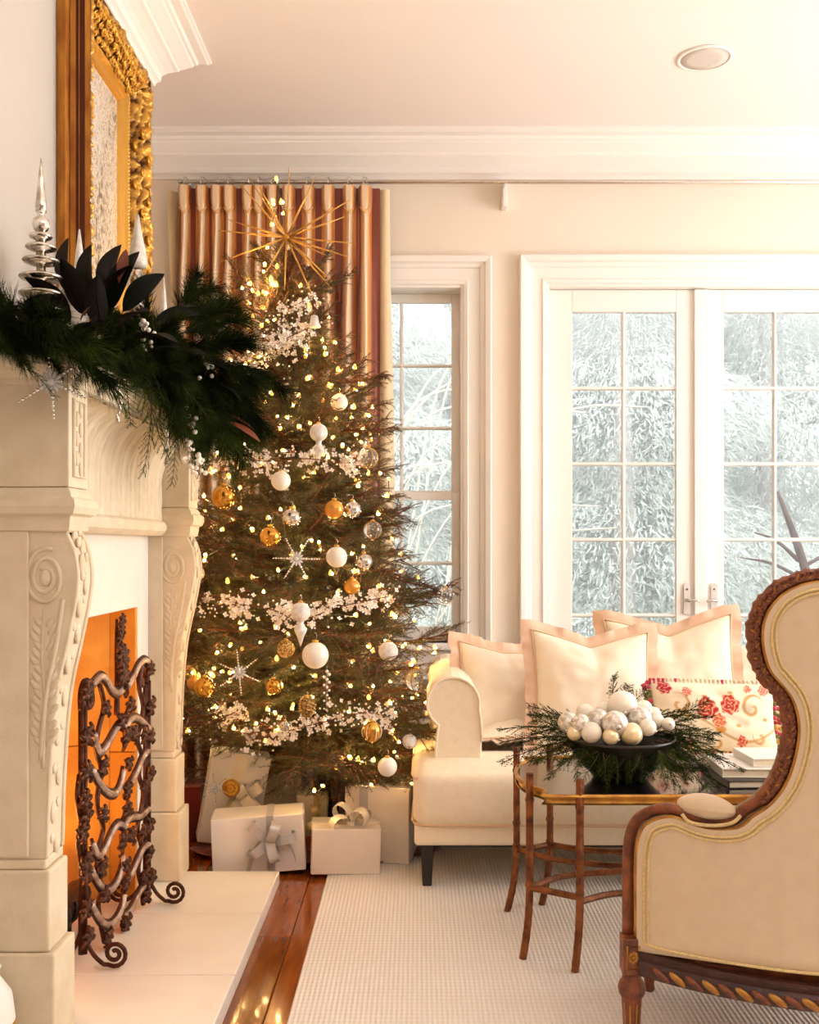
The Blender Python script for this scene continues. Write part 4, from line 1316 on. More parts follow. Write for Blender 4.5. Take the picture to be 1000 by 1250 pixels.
# ---- sprig meshes (cedar, pine), stems along +X
def needle(m, p, d, L, w, mi, r_):
    sd = d.cross(V((r_.gauss(0, 1), r_.gauss(0, 1), r_.gauss(0, 1))))
    if sd.length < 1e-5:
        return
    sd = sd.normalized() * w
    m.add([p - sd * .6, p + d * L * .55 - sd * .3 , p + d * L, p + sd * .6], [(0, 1, 2, 3)], mi)
def cedar_mesh(L, seed, mats):
    r_ = random.Random(seed)
    m = MB()
    pts = [V((L * t, .03 * L * math.sin(t * 3 + seed), -.22 * L * t * t)) for t in [i / 12 for i in range(13)]]
    m.tube(pts, [.0025 - .0015 * i / 12 for i in range(13)], 5, 0)
    def frond(p, d, l):
        n = max(4, int(l / .006))
        side = d.cross(V((0, 0, 1)) + V((r_.gauss(0, .3), r_.gauss(0, .3), 0))).normalized()
        for i in range(n):
            q = p + d * (l * i / n) + V((0, 0, -.25 * l * (i / n) ** 2))
            for s_ in (-1, 1):
                dd = (d * .75 + side * s_ * .66 + V((r_.gauss(0, .12), r_.gauss(0, .12), r_.gauss(0, .12) - .1))).normalized()
                needle(m, q, dd, .012 * (1.15 - .5 * i / n), .0017, 1, r_)
            needle(m, q, d, .012, .0018, 1, r_)
    for i in range(1, 13):
        t = i / 13
        p = pts[i]
        for s_ in (-1, 1):
            d = V((.72, s_ * (.62 + r_.gauss(0, .1)), r_.gauss(0, .18) - .1)).normalized()
            frond(p, d, L * .34 * (1.05 - .75 * t) * r_.uniform(.8, 1.15))
    frond(pts[11], V((1, 0, -.3)).normalized(), L * .14)
    return m.mesh('cedar_sprig', [M['bark'], mats])
def pine_mesh(L, seed, mats, nl=.085):
    r_ = random.Random(seed)
    m = MB()
    pts = [V((L * t, .04 * L * math.sin(t * 2 + seed), .04 * L * math.sin(t * 3) - .12 * L * t * t)) for t in [i / 10 for i in range(11)]]
    m.tube(pts, [.0032 - .0016 * i / 10 for i in range(11)], 5, 0)
    for i in range(520):
        t = .1 + .9 * r_.random()
        k = min(9, int(t * 10))
        p = pts[k].lerp(pts[k + 1], t * 10 - k)
        a = r_.random() * 2 * PI
        sp = r_.uniform(.25, .75)
        d = V((1 - sp * .5, sp * math.cos(a), sp * math.sin(a) - .12)).normalized()
        l = nl * r_.uniform(.7, 1.15)
        sd = d.cross(V((r_.gauss(0, 1), r_.gauss(0, 1), r_.gauss(0, 1)))).normalized() * .0009
        bend = V((r_.gauss(0, .05), r_.gauss(0, .05), -.22)) * l
        m.add([p - sd, p + sd, p + d * l * .55 + sd * .8 + bend * .25, p + d * l + bend, p + d * l * .55 - sd * .8 + bend * .25], [(0, 1, 2, 4), (4, 2, 3)], 1)
    return m.mesh('pine_sprig', [M['bark'], mats])
cedar_me = [cedar_mesh(L, s_, M['cedar']) for L, s_ in ((.16, 1), (.22, 2), (.28, 3))]
sprigs = [((.10, -.02, .112), (1, -.25, -.10), 1, 'cedar sprig reaching right from the bowl over the table'), ((.09, -.08, .112), (.75, -.6, -.35), 1, 'cedar sprig drooping over the right front of the bowl'),
          ((.06, .08, .14), (.7, .3, .28), 1, 'cedar sprig rising right of the crowning ball'), ((.11, .03, .12), (1, .1, .12), 0, 'short cedar sprig spreading right beside the floral pillow'),
          ((-.10, .0, .118), (-1, -.1, .10), 1, 'cedar sprig reaching left from the bowl toward the sofa'), ((-.08, .05, .13), (-.8, .25, .38), 0, 'short cedar sprig upright at the left rim of the bowl'),
          ((-.09, -.06, .115), (-.8, -.5, -.25), 0, 'short cedar sprig hanging over the left rim of the bowl'), ((-.04, -.125, .118), (-.25, -.6, -.75), 0, 'cedar sprig hanging down the front of the bowl, left of centre'),
          ((.03, -.128, .118), (.15, -.6, -.75), 0, 'cedar sprig hanging down the front of the bowl, right of centre'), ((.0, .09, .14), (.3, .5, .6), 0, 'short cedar sprig behind the heap of balls'),
          ((.12, -.05, .12), (.9, -.45, -.42), 1, 'cedar sprig trailing to the table right of the bowl'), ((-.11, -.03, .12), (-.9, -.2, -.05), 1, 'feathery cedar sprig pointing left over the table edge'),
          ((-.07, -.11, .122), (-.5, -.6, -.62), 0, 'cedar sprig bent over the left front rim of the bowl'), ((.07, -.11, .122), (.5, -.6, -.62), 1, 'cedar sprig bent over the right front rim, low to the table'), ((0, -.13, .12), (-.05, -.5, -.86), 0, 'cedar sprig straight down the middle front of the bowl'),
          ((.12, .02, .125), (.9, .1, -.2), 1, 'bushy cedar sprig just above the books right of the bowl'), ((.11, .05, .13), (.85, .2, .35), 0, 'short cedar sprig angled up before the floral pillow'), ((.10, -.06, .12), (.8, -.5, -.55), 1, 'longest cedar sprig trailing down right of the bowl'),
          ((-.10, .03, .125), (-.9, .1, .22), 1, 'cedar sprig rising to the left before the cushions'), ((.07, -.1, .12), (.45, -.7, -.5), 0, 'short cedar sprig tucked under the right front rim')]
for i, (p, d, k, lb) in enumerate(sprigs):
    o = link('cedar_sprig', cedar_me[k])
    o.location = V((BX, BY, BZ)) + V(p)
    o.rotation_mode = 'QUATERNION'
    o.rotation_quaternion = aim(d, (i * .9) % 1.2 - .6)
    tag(o, lb, 'sprig', 'cedar sprigs in the bowl')
    o2 = inst('side_spray', cedar_me[0], o, (.02, 0, .004), Quaternion((0, 0, 1), .5 - (i % 2)) @ Quaternion((1, 0, 0), .6), .9, world=False)
    inst('side_spray', cedar_me[0], o, (.03, 0, .002), Quaternion((0, 0, 1), -.55 + (i % 2)) @ Quaternion((1, 0, 0), -.8), .9, world=False)
    o.scale = ((.62 if d[2] < -.7 else .85 if d[2] < -.3 else 1.12),) * 3

# ------------------------------------------------------------------ books on the table
def book(label, x0, x1, y0, y1, z, h, cov, rz):
    c = V(((x0 + x1) / 2, (y0 + y1) / 2, z))
    t = thing('book', label, 'book', c, (0, 0, rz), 'books on the coffee table')
    w, d = (x1 - x0) / 2, (y1 - y0) / 2
    def cover(m):
        m.box((-w, -d, 0), (w, d, .003)); m.box((-w, -d, h - .003), (w, d, h)); m.box((-w, -d, .003), (-w + .003, d, h - .003))
    sub(t, 'cover', cov, cover, 0.001, local=True)
    sub(t, 'pages', M['pages'], lambda m: m.box((-w + .003, -d + .004, .003), (w - .004, d - .004, h - .003)), local=True)
book('dark covered book at the bottom of the table stack', .890, 1.15, 2.96, 3.20, TZ + .001, .022, M['book_dark'], .06)
book('wide white jacketed book in the middle of the table stack', .895, 1.17, 2.99, 3.22, TZ + .0235, .026, M['book_white'], -.03)
book('small white book on top of the table stack', .985, 1.17, 3.02, 3.19, TZ + .050, .024, M['book_white'], .05)
book('thin taupe album lying behind the stack of white books', .80, 1.12, 3.24, 3.375, TZ + .001, .012, M['book_grey'], .0)

# ------------------------------------------------------------------ upholstered chair seen from behind
CX, CH = .98, .505
def cy(x):
    t = (x - CX) / CH
    return 2.11 + .19 * min(1.3, t * t)
def cpt(px, py):
    x = .7
    for _ in range(30):
        x = (px - VX) / FPX * cy(x)
    return x, CAM_Z - (py - VY) * cy(x) / FPX
ch = thing('upholstered_chair', 'cream upholstered carved walnut chair seen from behind, facing the sofa', 'chair', (CX, 2.4, .012))
outer_px = [(768, 1140), (768, 1100), (768, 1060), (769, 1035), (772, 1018), (780, 1002), (795, 993), (815, 989), (830, 992), (860, 1003), (895, 1003), (912, 990), (928, 980), (942, 966), (953, 948), (961, 925), (966, 900), (966, 880), (962, 862), (955, 848), (943, 834), (932, 820), (925, 800), (922, 778), (924, 758), (931, 741), (943, 726), (958, 715), (978, 707), (1000, 703)]
half = [cpt(*p) for p in outer_px]
half += [(half[-1][0] + (CX - half[-1][0]) * k, half[-1][1] + .008 * math.sin(k * PI / 2)) for k in (.35, .7)]
half3 = bez([(x, z, 0) for x, z in half] + [(CX, half[-1][1] + .002, 0)], 4)[:-1]
full = [(p.x, p.y) for p in half3] + [(2 * CX - p.x, p.y) for p in reversed(half3)]
N_ = len(full)
def offs(poly, d):
    out = []
    n = len(poly)
    for i in range(n):
        a, c = V(poly[i - 1 if i else 0]), V(poly[(i + 1) if i < n - 1 else n - 1])
        t = (c - a).normalized()
        out.append((poly[i][0] + t.y * d, poly[i][1] - t.x * d))
    return out
P3 = lambda x, z, dy=0: (x, cy(x) + dy, z)
zrail = lambda x: cpt(768, 1158)[1] - .004 * (1 - min(1, ((x - CX) / CH) ** 2))
ins = offs(full, .012)
ins = [(x, max(z, .296)) for x, z in ins]
poly = [(CX - CH + .012, .300)] + [p for p in ins if p[1] > .305] + [(CX + CH - .012, .300)]
def out_panel(m):
    cdt_fill(m, poly, .03, lambda a, c: P3(a, c, -.004 - .012 * min(1, max(0, 1)) ), 0, smooth=True)
sub(ch, 'outside_back', M['chair_cloth'], out_panel, fix=False)
ins2 = [p for p in offs(full, .016) if p[1] > .305]
poly2 = [(CX - CH + .016, .300)] + ins2 + [(CX + CH - .016, .300)]
def in_panel(m):
    cdt_fill(m, poly2, .04, lambda a, c: P3(a, c, .075 + .03 * math.sin(PI * min(1, max(0, (c - .3) / .8)))), 0, smooth=True, flip=True)
    e = [P3(a, c, -.004) for a, c in poly2]
    f_ = [P3(a, c, .076) for a, c in poly2]
    n = len(e)
    m.add([V(q) for q in e + f_], [(i, n + i, n + i + 1, i + 1) for i in range(n - 1)], 0, True)
sub(ch, 'inside_back', M['chair_cloth'], in_panel)
# the carved show-wood frame follows the outline
def showwood(m):
    pts = [V(P3(a, c, .012)) for a, c in full]
    n = len(pts)
    rs = []
    for i, p in enumerate(pts):
        base = .0132 if p.z < .66 else .0165
        if p.z > .70:
            base += .0022 * math.sin(i * 2.6) + .0016 * math.sin(i * 5.3)
        rs.append(base)
    m.tube(pts, rs, 12, flat=(1.0, 1.0))
sub(ch, 'carved_frame', M['carved'], showwood)
def gilt(m):
    pts = [V(P3(a, c, -.0095)) for a, c in offs(full, .0135)]
    m.tube(pts, .0058, 8)
sub(ch, 'gilt_fillet', M['carved_gilt'], gilt)
def gimp(m, d, r):
    o_ = [p for p in offs(full, d) if p[1] > .325]
    pts = [V(P3(a, c, -.0165)) for a, c in [(o_[0][0], .322)] + o_ + [(o_[-1][0], .322)]]
    nb = 40
    bot = [V(P3(pts[-1].x + (pts[0].x - pts[-1].x) * i / nb, .318, -.0165)) for i in range(1, nb)]
    m.tube(pts + bot, r, 7, closed=True)
sub(ch, 'welt', M['chair_trim'], lambda m: gimp(m, .026, .0034))
sub(ch, 'welt', M['chair_trim'], lambda m: gimp(m, .034, .0034))
# little leaves carved along the upper frame
lf = MB(); lf.ball((0, 0, 0), .0078, 8, 6, sc3=(1.6, .55, .8)); lf.ball((.005, -.003, .0035), .0045, 7, 5)
leaf_me = lf.mesh('carved_leaf', M['carved'])
lg_ = MB(); lg_.ball((0, 0, 0), .007, 8, 6, sc3=(1.7, .6, .7))
leafg_me = lg_.mesh('carved_leaf', M['carved_gilt'])
for i in range(2, N_ - 2):
    a, c = full[i]
    if c > .66:
        t = V(full[i + 1]) - V(full[i - 1])
        ang = math.atan2(t.y, t.x)
        for k in (0, 1):
            q = offs(full, -.004 + .008 * ((i + k) % 2))[i]
            f_ = k * .5
            qq = (q[0] + (full[i + 1][0] - a) * f_, q[1] + (full[i + 1][1] - c) * f_)
            inst('carved_leaf', leaf_me if k == 0 or i % 3 else leafg_me, ch, P3(*qq, -.003), Quaternion((0, 1, 0), -ang + (.7 if (i + k) % 2 else -.7)), 1.0)
# arm pads
for s_ in (-1, 1):
    pts_px = [(829, 990), (836, 981), (850, 977), (868, 976), (884, 978), (896, 984), (902, 992)]
    pp = [cpt(*p) for p in pts_px]
    def pad(m):
        a0, a1 = pp[0][0], pp[-1][0]
        def f(u, v):
            x = a0 + (a1 - a0) * u
            k = math.sin(PI * min(1, max(0, u))) ** .45
            th = v * 2 * PI
            zc = .636
            q = V((x, cy(x) + .020 - .044 * k * math.cos(th), zc + .026 * k * math.sin(th) - .006 * (1 - k)))
            if s_ > 0:
                q.x = 2 * CX - q.x
            return q
        m.grid(f, 26, 18)
    apo = sub(ch, 'arm_pad', M['chair_cloth'], pad)
    def padw(m):
        q = [V(P3(*p, -.018)) for p in [(cpt(830, 991)), cpt(840, 1001), cpt(866, 1005), cpt(890, 1002), cpt(901, 993)]]
        if s_ > 0:
            q = [V((2 * CX - p.x, p.y, p.z)) for p in q]
        m.tube(bez(q, 5), .004, 6)
    sub(apo, 'arm_pad_welt', M['chair_trim'], padw)
# seat rail: beaded top, twisted ribbon carving below
ZR1, ZR0 = .304, .248
def railp(d, z, n=70):
    return [V(P3(CX - CH + .012 + (2 * CH - .024) * i / (n - 1), z, d)) for i in range(n)]
def rail(m):
    prof = [(-.002, ZR1), (-.020, ZR1 - .002), (-.024, ZR1 - .012), (-.020, ZR1 - .020), (-.026, ZR1 - .028), (-.026, ZR0 + .010), (-.018, ZR0), (.03, ZR0), (.03, ZR1)]
    n = 60
    f = lambda u, v: P3(CX - CH + .014 + (2 * CH - .028) * u, prof[min(8, int(round(v * 8)))][1] - .010 * math.sin(PI * u) ** .8, prof[min(8, int(round(v * 8)))][0])
    m.grid(f, n, 9, smooth=False)
sub(ch, 'seat_rail', M['carved_dark'], rail)
bd = MB(); bd.ball((0, 0, 0), .0032, 6, 4)
bead_me = bd.mesh('bead', M['carved_dark'])
def beads(m):
    for i in range(220):
        u = i / 219
        x = CX - CH + .03 + (2 * CH - .06) * u
        m.ball(P3(x, ZR1 - .009 - .010 * math.sin(PI * u) ** .8, -.0225), .0032, 6, 4)
o = sub(ch, 'bead_row', M['carved_dark'], beads)
tag(o, kind='stuff')
tw = MB()
tw.ball((0, 0, 0), .013, 10, 7, sc3=(1.7, .45, .62), M=Matrix.Rotation(.55, 3, 'Y'))
tw_me = tw.mesh('ribbon_twist', M['carved_gilt'])
tw2 = MB(); tw2.ball((0, 0, 0), .013, 10, 7, sc3=(1.8, .42, .55), M=Matrix.Rotation(.55, 3, 'Y'))
tw2_me = tw2.mesh('ribbon_twist', M['carved'])
for i in range(30):
    u = (i + .5) / 30
    x = CX - CH + .04 + (2 * CH - .08) * u
    inst('ribbon_twist', tw_me if i % 2 else tw2_me, ch, P3(x, ZR1 - .039 - .010 * math.sin(PI * u) ** .8, -.026), Quaternion((0, 0, 1), 2 * .19 * (x - CX) / CH ** 2))
for s_ in (-1, 1):
    x = CX + s_ * (CH - .004)
    y = cy(x)
    # corner block with a square rosette, then a turned fluted leg
    cb = sub(ch, 'corner_block', M['carved'], lambda m: m.box((x - .022, y - .024, ZR0 - .002), (x + .022, y + .024, ZR1 + .024)), .003)
    def ros(m):
        m.tube([(x - .014, y - .0245, ZR0 + .014), (x + .014, y - .0245, ZR0 + .014), (x + .014, y - .0245, ZR1 + .008), (x - .014, y - .0245, ZR1 + .008)], .003, 6, closed=True)
        for k in range(8):
            a = k * PI / 4
            m.ball((x + .009 * math.cos(a), y - .0245, (ZR0 + ZR1) / 2 + .011 + .009 * math.sin(a)), .0052, 7, 5, sc3=(1, .6, 1))
        m.ball((x, y - .026, (ZR0 + ZR1) / 2 + .011), .0048, 8, 6)
    sub(cb, 'rosette', M['carved_gilt'], ros)
def chair_leg(x, y):
    def f(m):
        fl_ = lambda a, z: 1 + (.07 * math.cos(a * 8) if .03 < z < .185 else 0)
        m.lathe([(.011, .012), (.014, .016), (.0145, .024), (.0125, .030), (.0135, .040), (.0215, .184), (.024, .190), (.029, .198), (.031, .210), (.028, .222), (.022, .230), (.021, .238), (.024, .247)], (x, y, 0), 48, wob=fl_)
    lgo = sub(ch, 'leg', M['carved'], f)
    def g(m):
        for k in range(8):
            a = (k + .5) * PI / 4
            m.tube([(x + .0125 * math.cos(a), y + .0125 * math.sin(a), .045), (x + .0198 * math.cos(a), y + .0198 * math.sin(a), .178)], .0022, 5)
    sub(lgo, 'gilt_fluting', M['carved_gilt'], g)
for x, y in ((CX - CH + .006, 2.30), (CX + CH - .006, 2.30), (CX - .36, 2.74), (CX + .36, 2.74)):
    chair_leg(x, y)
# seat inside
seat = [(CX - .45, 2.31), (CX - .36, 2.20), (CX - .2, 2.155), (CX, 2.14), (CX + .2, 2.155), (CX + .36, 2.20), (CX + .45, 2.31), (CX + .40, 2.74), (CX + .30, 2.77), (CX - .30, 2.77), (CX - .40, 2.74)]
sub(ch, 'seat_frame', M['carved'], lambda m: m.prism(seat, .25, .302, 'xy'), .004)
seat2 = [(x * .985 + CX * .015, y) for x, y in seat]
sub(ch, 'seat_cushion', M['chair_cloth'], lambda m: m.prism(seat2, .303, .425, 'xy'), .035, fix=True, seg=4)

# ------------------------------------------------------------------ gifts under the tree
def strip(m, pts, wdir, w, mi=0):
    wdir = V(wdir).normalized() * w / 2
    n = len(pts)
    m.add([V(p) - wdir for p in pts] + [V(p) + wdir for p in pts], [(i, i + 1, n + i + 1, n + i) for i in range(n - 1)], mi, True)
def bow(t, c, mrib, r=.05, w=.03, up=(0, 0, 1), n_loops=4, seed=0, tails=2, drop=.1):
    """loops and tails of ribbon in the thing's own space, on the face with normal up"""
    r_ = random.Random(seed)
    up = V(up)
    a0 = up.orthogonal().normalized()
    b0 = up.cross(a0)
    for k in range(n_loops):
        a = 2 * PI * k / n_loops + r_.uniform(-.3, .3)
        d = a0 * math.cos(a) + b0 * math.sin(a)
        tilt = .35 + .5 * (k % 2)
        pts = []
        for i in range(15):
            s_ = i / 14 * 2 * PI
            l = r * (1 - math.cos(s_)) / 2 * 1.6
            h = r * .55 * math.sin(s_)
            pts.append(V(c) + d * (l * math.cos(tilt) - h * math.sin(tilt)) + up * (l * math.sin(tilt) + h * math.cos(tilt)))
        sub(t, 'bow_loop', mrib, lambda m: strip(m, pts, d.cross(up), w), local=True)
    sub(t, 'bow_knot', mrib, lambda m: m.ball(V(c) + up * .006, w * .5, 10, 8, sc3=(1, 1, .9)), local=True)
    for k in range(tails):
        a = r_.random() * 2 * PI
        d = a0 * math.cos(a) + b0 * math.sin(a)
        pts = bez([V(c), V(c) + d * .03 + up * .02, V(c) + d * .07 + up * .006 - V((0, 0, drop * .4)), V(c) + d * .09 + up * .012 - V((0, 0, drop))], 4)
        sub(t, 'ribbon_tail', mrib, lambda m: strip(m, pts, d.cross(up), w * .85), local=True)
def gift(label, px, py, y, w, d, h, rz, paper, rib=None, bands='xy', tilt=(0, 0), bwc=None, bow_kw=None, rw=.03, group=None, z=None):
    """box whose front bottom middle projects at (px, py) when it stands on the floor at depth y"""
    p = at(px, py, y)
    t = thing('wrapped_gift', label, 'gift', (p.x, y + d / 2, p.z if z is None else z), (tilt[0], tilt[1], rz), group)
    def bx(m):
        m.box((-w / 2, -d / 2, 0), (w / 2, d / 2, h))
    sub(t, 'box', paper, bx, .004, local=True)
    # folded end flaps of the paper
    for s_ in (-1, 1):
        for k, (za, zb, o_) in enumerate(((.004, h * .52, .0012), (h - .004, h * .44, .0022))):
            x = s_ * (w / 2 + o_)
            tri = [V((x, -d / 2 + .004, za)), V((x, d / 2 - .004, za)), V((x, 0, zb))]
            inn = [p - V((s_ * .0008, 0, 0)) for p in tri]
            sub(t, 'paper_fold', paper, lambda m: m.add(tri + inn, [(0, 1, 2), (5, 4, 3), (0, 3, 4, 1), (1, 4, 5, 2), (2, 5, 3, 0)]), local=True, fix=True)
    if rib:
        e = .0018
        if 'x' in bands:      # a band running round front, top and back
            sub(t, 'ribbon_band', rib, lambda m: [m.box((bwc_[0] - rw / 2, -d / 2 - e, -e * 0), (bwc_[0] + rw / 2, -d / 2, h)) or m.box((bwc_[0] - rw / 2, -d / 2 - e, h), (bwc_[0] + rw / 2, d / 2 + e, h + e)) or m.box((bwc_[0] - rw / 2, d / 2, 0), (bwc_[0] + rw / 2, d / 2 + e, h)) for bwc_ in [((bwc or (0, 0, h))[0],)]], local=True)
        if 'y' in bands:
            sub(t, 'ribbon_band', rib, lambda m: (m.box((-w / 2 - e, -rw / 2, h), (w / 2 + e, rw / 2, h + e)), m.box((-w / 2 - e, -rw / 2, 0), (-w / 2, rw / 2, h)), m.box((w / 2, -rw / 2, 0), (w / 2 + e, rw / 2, h))), local=True)
        if 'z' in bands:
            zz = h * .5
            sub(t, 'ribbon_band', rib, lambda m: (m.box((-w / 2 - e, -d / 2 - e, zz - rw / 2), (w / 2 + e, -d / 2, zz + rw / 2)), m.box((-w / 2 - e, -d / 2, zz - rw / 2), (-w / 2, d / 2, zz + rw / 2)), m.box((w / 2, -d / 2, zz - rw / 2), (w / 2 + e, d / 2, zz + rw / 2))), local=True)
        if bow_kw is not None:
            kw = dict(bow_kw)
            bow(t, kw.pop('c', (0, 0, h)), rib, **kw)
    return t
g1 = gift('white gift with silver bow lying on its side, nearest the hearth', 314, 1060, 3.72, .335, .17, .205, .10, M['white_paper'], M['ribbon'], 'x', (0, -.045), (.045, 0, 0), dict(c=(.045, -.087, .125), up=(0, -1, 0), r=.062, w=.034, n_loops=5, seed=4, tails=2, drop=.10), .026, z=.012)
g2 = gift('cream gift with satin bow on top, front middle at the rug corner', 419, 1068, 3.70, .25, .17, .165, .10, M['pearl_paper'], M['cream_ribbon'], 'y', (0, .03), None, dict(c=(.015, -.03, .165), up=(0, -.25, 1), r=.056, w=.034, n_loops=4, seed=8, tails=2, drop=.06), .028, z=.013)
g3 = gift('tall pale gift with silver ribbon bands, beside the sofa arm', 466, 1055, 3.84, .245, .23, .285, -.16, M['pearl_paper'], M['ribbon'], 'xy', (0, 0), (-.05, 0, 0), dict(c=(-.02, 0, .285), up=(0, 0, 1), r=.055, w=.04, n_loops=5, seed=2, tails=1, drop=.02), .034, z=.012)
g4 = gift('cream gift standing upright with gold medallion, at the back left', 272, 1040, 4.02, .23, .12, .36, .25, M['white_paper'], M['cream_ribbon'], 'x', (.02, .17), (0, 0, 0), dict(c=(.03, -.065, .20), up=(0, -1, 0), r=.055, w=.045, n_loops=4, seed=6, tails=1, drop=.06), .05, z=.028)
g5 = gift('ivory gift lit by the tree, behind the white gift with silver bow', 338, 1030, 4.28, .24, .16, .25, -.15, M['cream_paper'], M['gold_ribbon'], 'y', (0, 0), None, None, .03, z=.001)
g6 = gift('small gold lit gift with gold ribbon loop beside the trunk', 380, 1020, 4.06, .12, .12, .20, .05, M['cream_paper'], M['gold_ribbon'], 'x', (0, 0), (.02, 0, 0), dict(c=(.02, -.062, .10), up=(0, -1, .3), r=.04, w=.026, n_loops=3, seed=3, tails=1, drop=.05), .026, z=.013)
g7 = gift('cream gift deep behind the tall banded gift, right of the trunk', 446, 1020, 4.22, .20, .18, .27, .2, M['cream_paper'], M['gold_ribbon'], 'xy', (0, 0), (0, 0, 0), dict(c=(0, 0, .27), up=(0, 0, 1), r=.05, w=.036, n_loops=4, seed=9, tails=0), .03, z=.013)
g8 = gift('red gift peeking out behind the pilaster', 218, 1000, 4.16, .16, .16, .22, .1, M['red'], M['gold_ribbon'], 'x', (0, 0), (0, 0, 0), None, .02, z=.001)
# gold medallion and white sprigs tied on the upright gift
md = thing('gold_medallion', 'round gold beaded medallion tied to the upright cream gift', 'ornament', at(282, 962, 3.93))
c0 = at(282, 962, 3.90)
sub(md, 'disc', M['gold_bright'], lambda m: m.lathe([(.001, .006), (.026, .005), (.033, .002), (.035, -.002), (.033, -.005), (.001, -.006)], c0, 28, M=Matrix.Rotation(PI / 2, 3, 'X')))
def mb_(m):
    for k in range(22):
        a = k * 2 * PI / 22
        m.ball(c0 + V((.029 * math.cos(a), -.005, .029 * math.sin(a))), .0035, 6, 5)
    for k in range(10):
        a = k * 2 * PI / 10
        m.ball(c0 + V((.015 * math.cos(a), -.006, .015 * math.sin(a))), .0045, 6, 5)
    m.ball(c0 + V((0, -.006, 0)), .006, 8, 6)
o = sub(md, 'beading', M['gold'], mb_); tag(o, kind='stuff')
# tree skirt
def skirt(u, v):
    a = u * 2 * PI
    r = .10 + v * (.42 + .03 * math.sin(a * 9))
    return V((-.40 + r * math.cos(a), 4.17 + r * .78 * math.sin(a), .016 + .012 * abs(math.sin(a * 9)) * v + .05 * (1 - v) ** 3))
sk = MB(); sk.grid(skirt, 96, 8, closed_u=True)
tag(sk.build('tree_skirt', M['red']), 'dark red felt skirt spread on the floor under the gifts', 'tree skirt')

# ------------------------------------------------------------------ wrought fire screen
P0, P1 = V((-.915, 2.79, 0)), V((-.872, 3.29, 0))
SD = (P1 - P0).normalized()
SNRM = V((SD.y, -SD.x, 0))            # toward the room
SL = (P1 - P0).length
fs = thing('fire_screen', 'bronzed scrollwork fire screen with acanthus leaves standing on the hearth', 'fire screen', (-.89, 3.04, .05))
def S(u, z, o=0.0):
    return P0 + SD * (SL * u) + V((0, 0, z)) + SNRM * o
lm = MB()      # one acanthus sprig: five lobes curling off a stem, in the local XZ plane
for k in range(5):
    a = -1.15 + k * .575
    L_ = .034 * (1 - .12 * abs(k - 2))
    pts = [V((0, 0, 0)), V((L_ * .5 * math.sin(a), -.006, L_ * .5 * math.cos(a))), V((L_ * math.sin(a * 1.15), -.010, L_ * math.cos(a * 1.15))), V((L_ * 1.12 * math.sin(a * 1.5), -.004, L_ * 1.0 * math.cos(a * 1.5)))]
    lm.tube(bez(pts, 3), [.004, .0055, .0068, .007, .0066, .006, .005, .0045, .004, .003], 7)
lm.ball((0, -.006, .004), .009, 8, 6)
leafs_me = lm.mesh('acanthus_leaf', M['iron'])
def leafat(u, z, rot, s=1.0, o=.004):
    # local -Y faces the room side
    yv = -SNRM
    xv = SD
    zv = V((0, 0, 1))
    Mx = Matrix((xv, yv, zv)).transposed()
    q = Mx.to_quaternion() @ Quaternion((0, 1, 0), rot)
    inst('acanthus_leaf', leafs_me, fs, S(u, z, o), q, s)
for u, top in ((0.0, .815), (1.0, .82)):
    sub(fs, 'post', M['iron'], lambda m: (m.tube([S(u, .09), S(u, top - .03)], .0105, 8), m.tube([S(u, .09, .010), S(u, top - .05, .010)], .0055, 6), m.tube([S(u + (.03 if u < .5 else -.03), .11), S(u + (.03 if u < .5 else -.03), top - .06)], .006, 6)))
    # crook at the top of the post
    s_ = 1 if u < .5 else -1
    sub(fs, 'post_crook', M['iron'], lambda m: m.tube(bez([S(u, top - .06), S(u + .0 * s_, top - .015), S(u + .04 * s_, top + .012), S(u + .10 * s_, top + .002), S(u + .12 * s_, top - .045), S(u + .085 * s_, top - .06), S(u + .07 * s_, top - .04)], 6), [.0115] * 25 + [.011 - .0004 * i for i in range(12)], 8))
    # scrolled feet, front and back
    for fr in (1, -1):
        def foot(m):
            pts = [S(u, .17), S(u, .125, .012 * fr), S(u, .085, .036 * fr), S(u, .060, .066 * fr)]
            c = S(u, .094, .092 * fr)
            sp = []
            for i in range(26):
                a = -PI / 2 - .55 + i / 25 * 2.05 * 2 * PI * .82
                r = .036 * (1 - .80 * i / 25)
                sp.append(c + SNRM * fr * (r * math.cos(a)) + V((0, 0, r * math.sin(a))))
            pts = bez(pts, 5)[:-1] + sp
            m.tube(pts, .0062, 8)
        f_ = sub(fs, 'scroll_foot', M['iron'], foot)
    for i in range(5):
        z = .20 + i * .125
        leafat(u, z, (.35 if i % 2 else -.35) + (PI if i in (1, 4) else 0), 1.15 + .1 * (i % 3))
    leafat(u, top - .03, 0, 1.2)
    leafat(u, .12, 0, 1.25, .008)
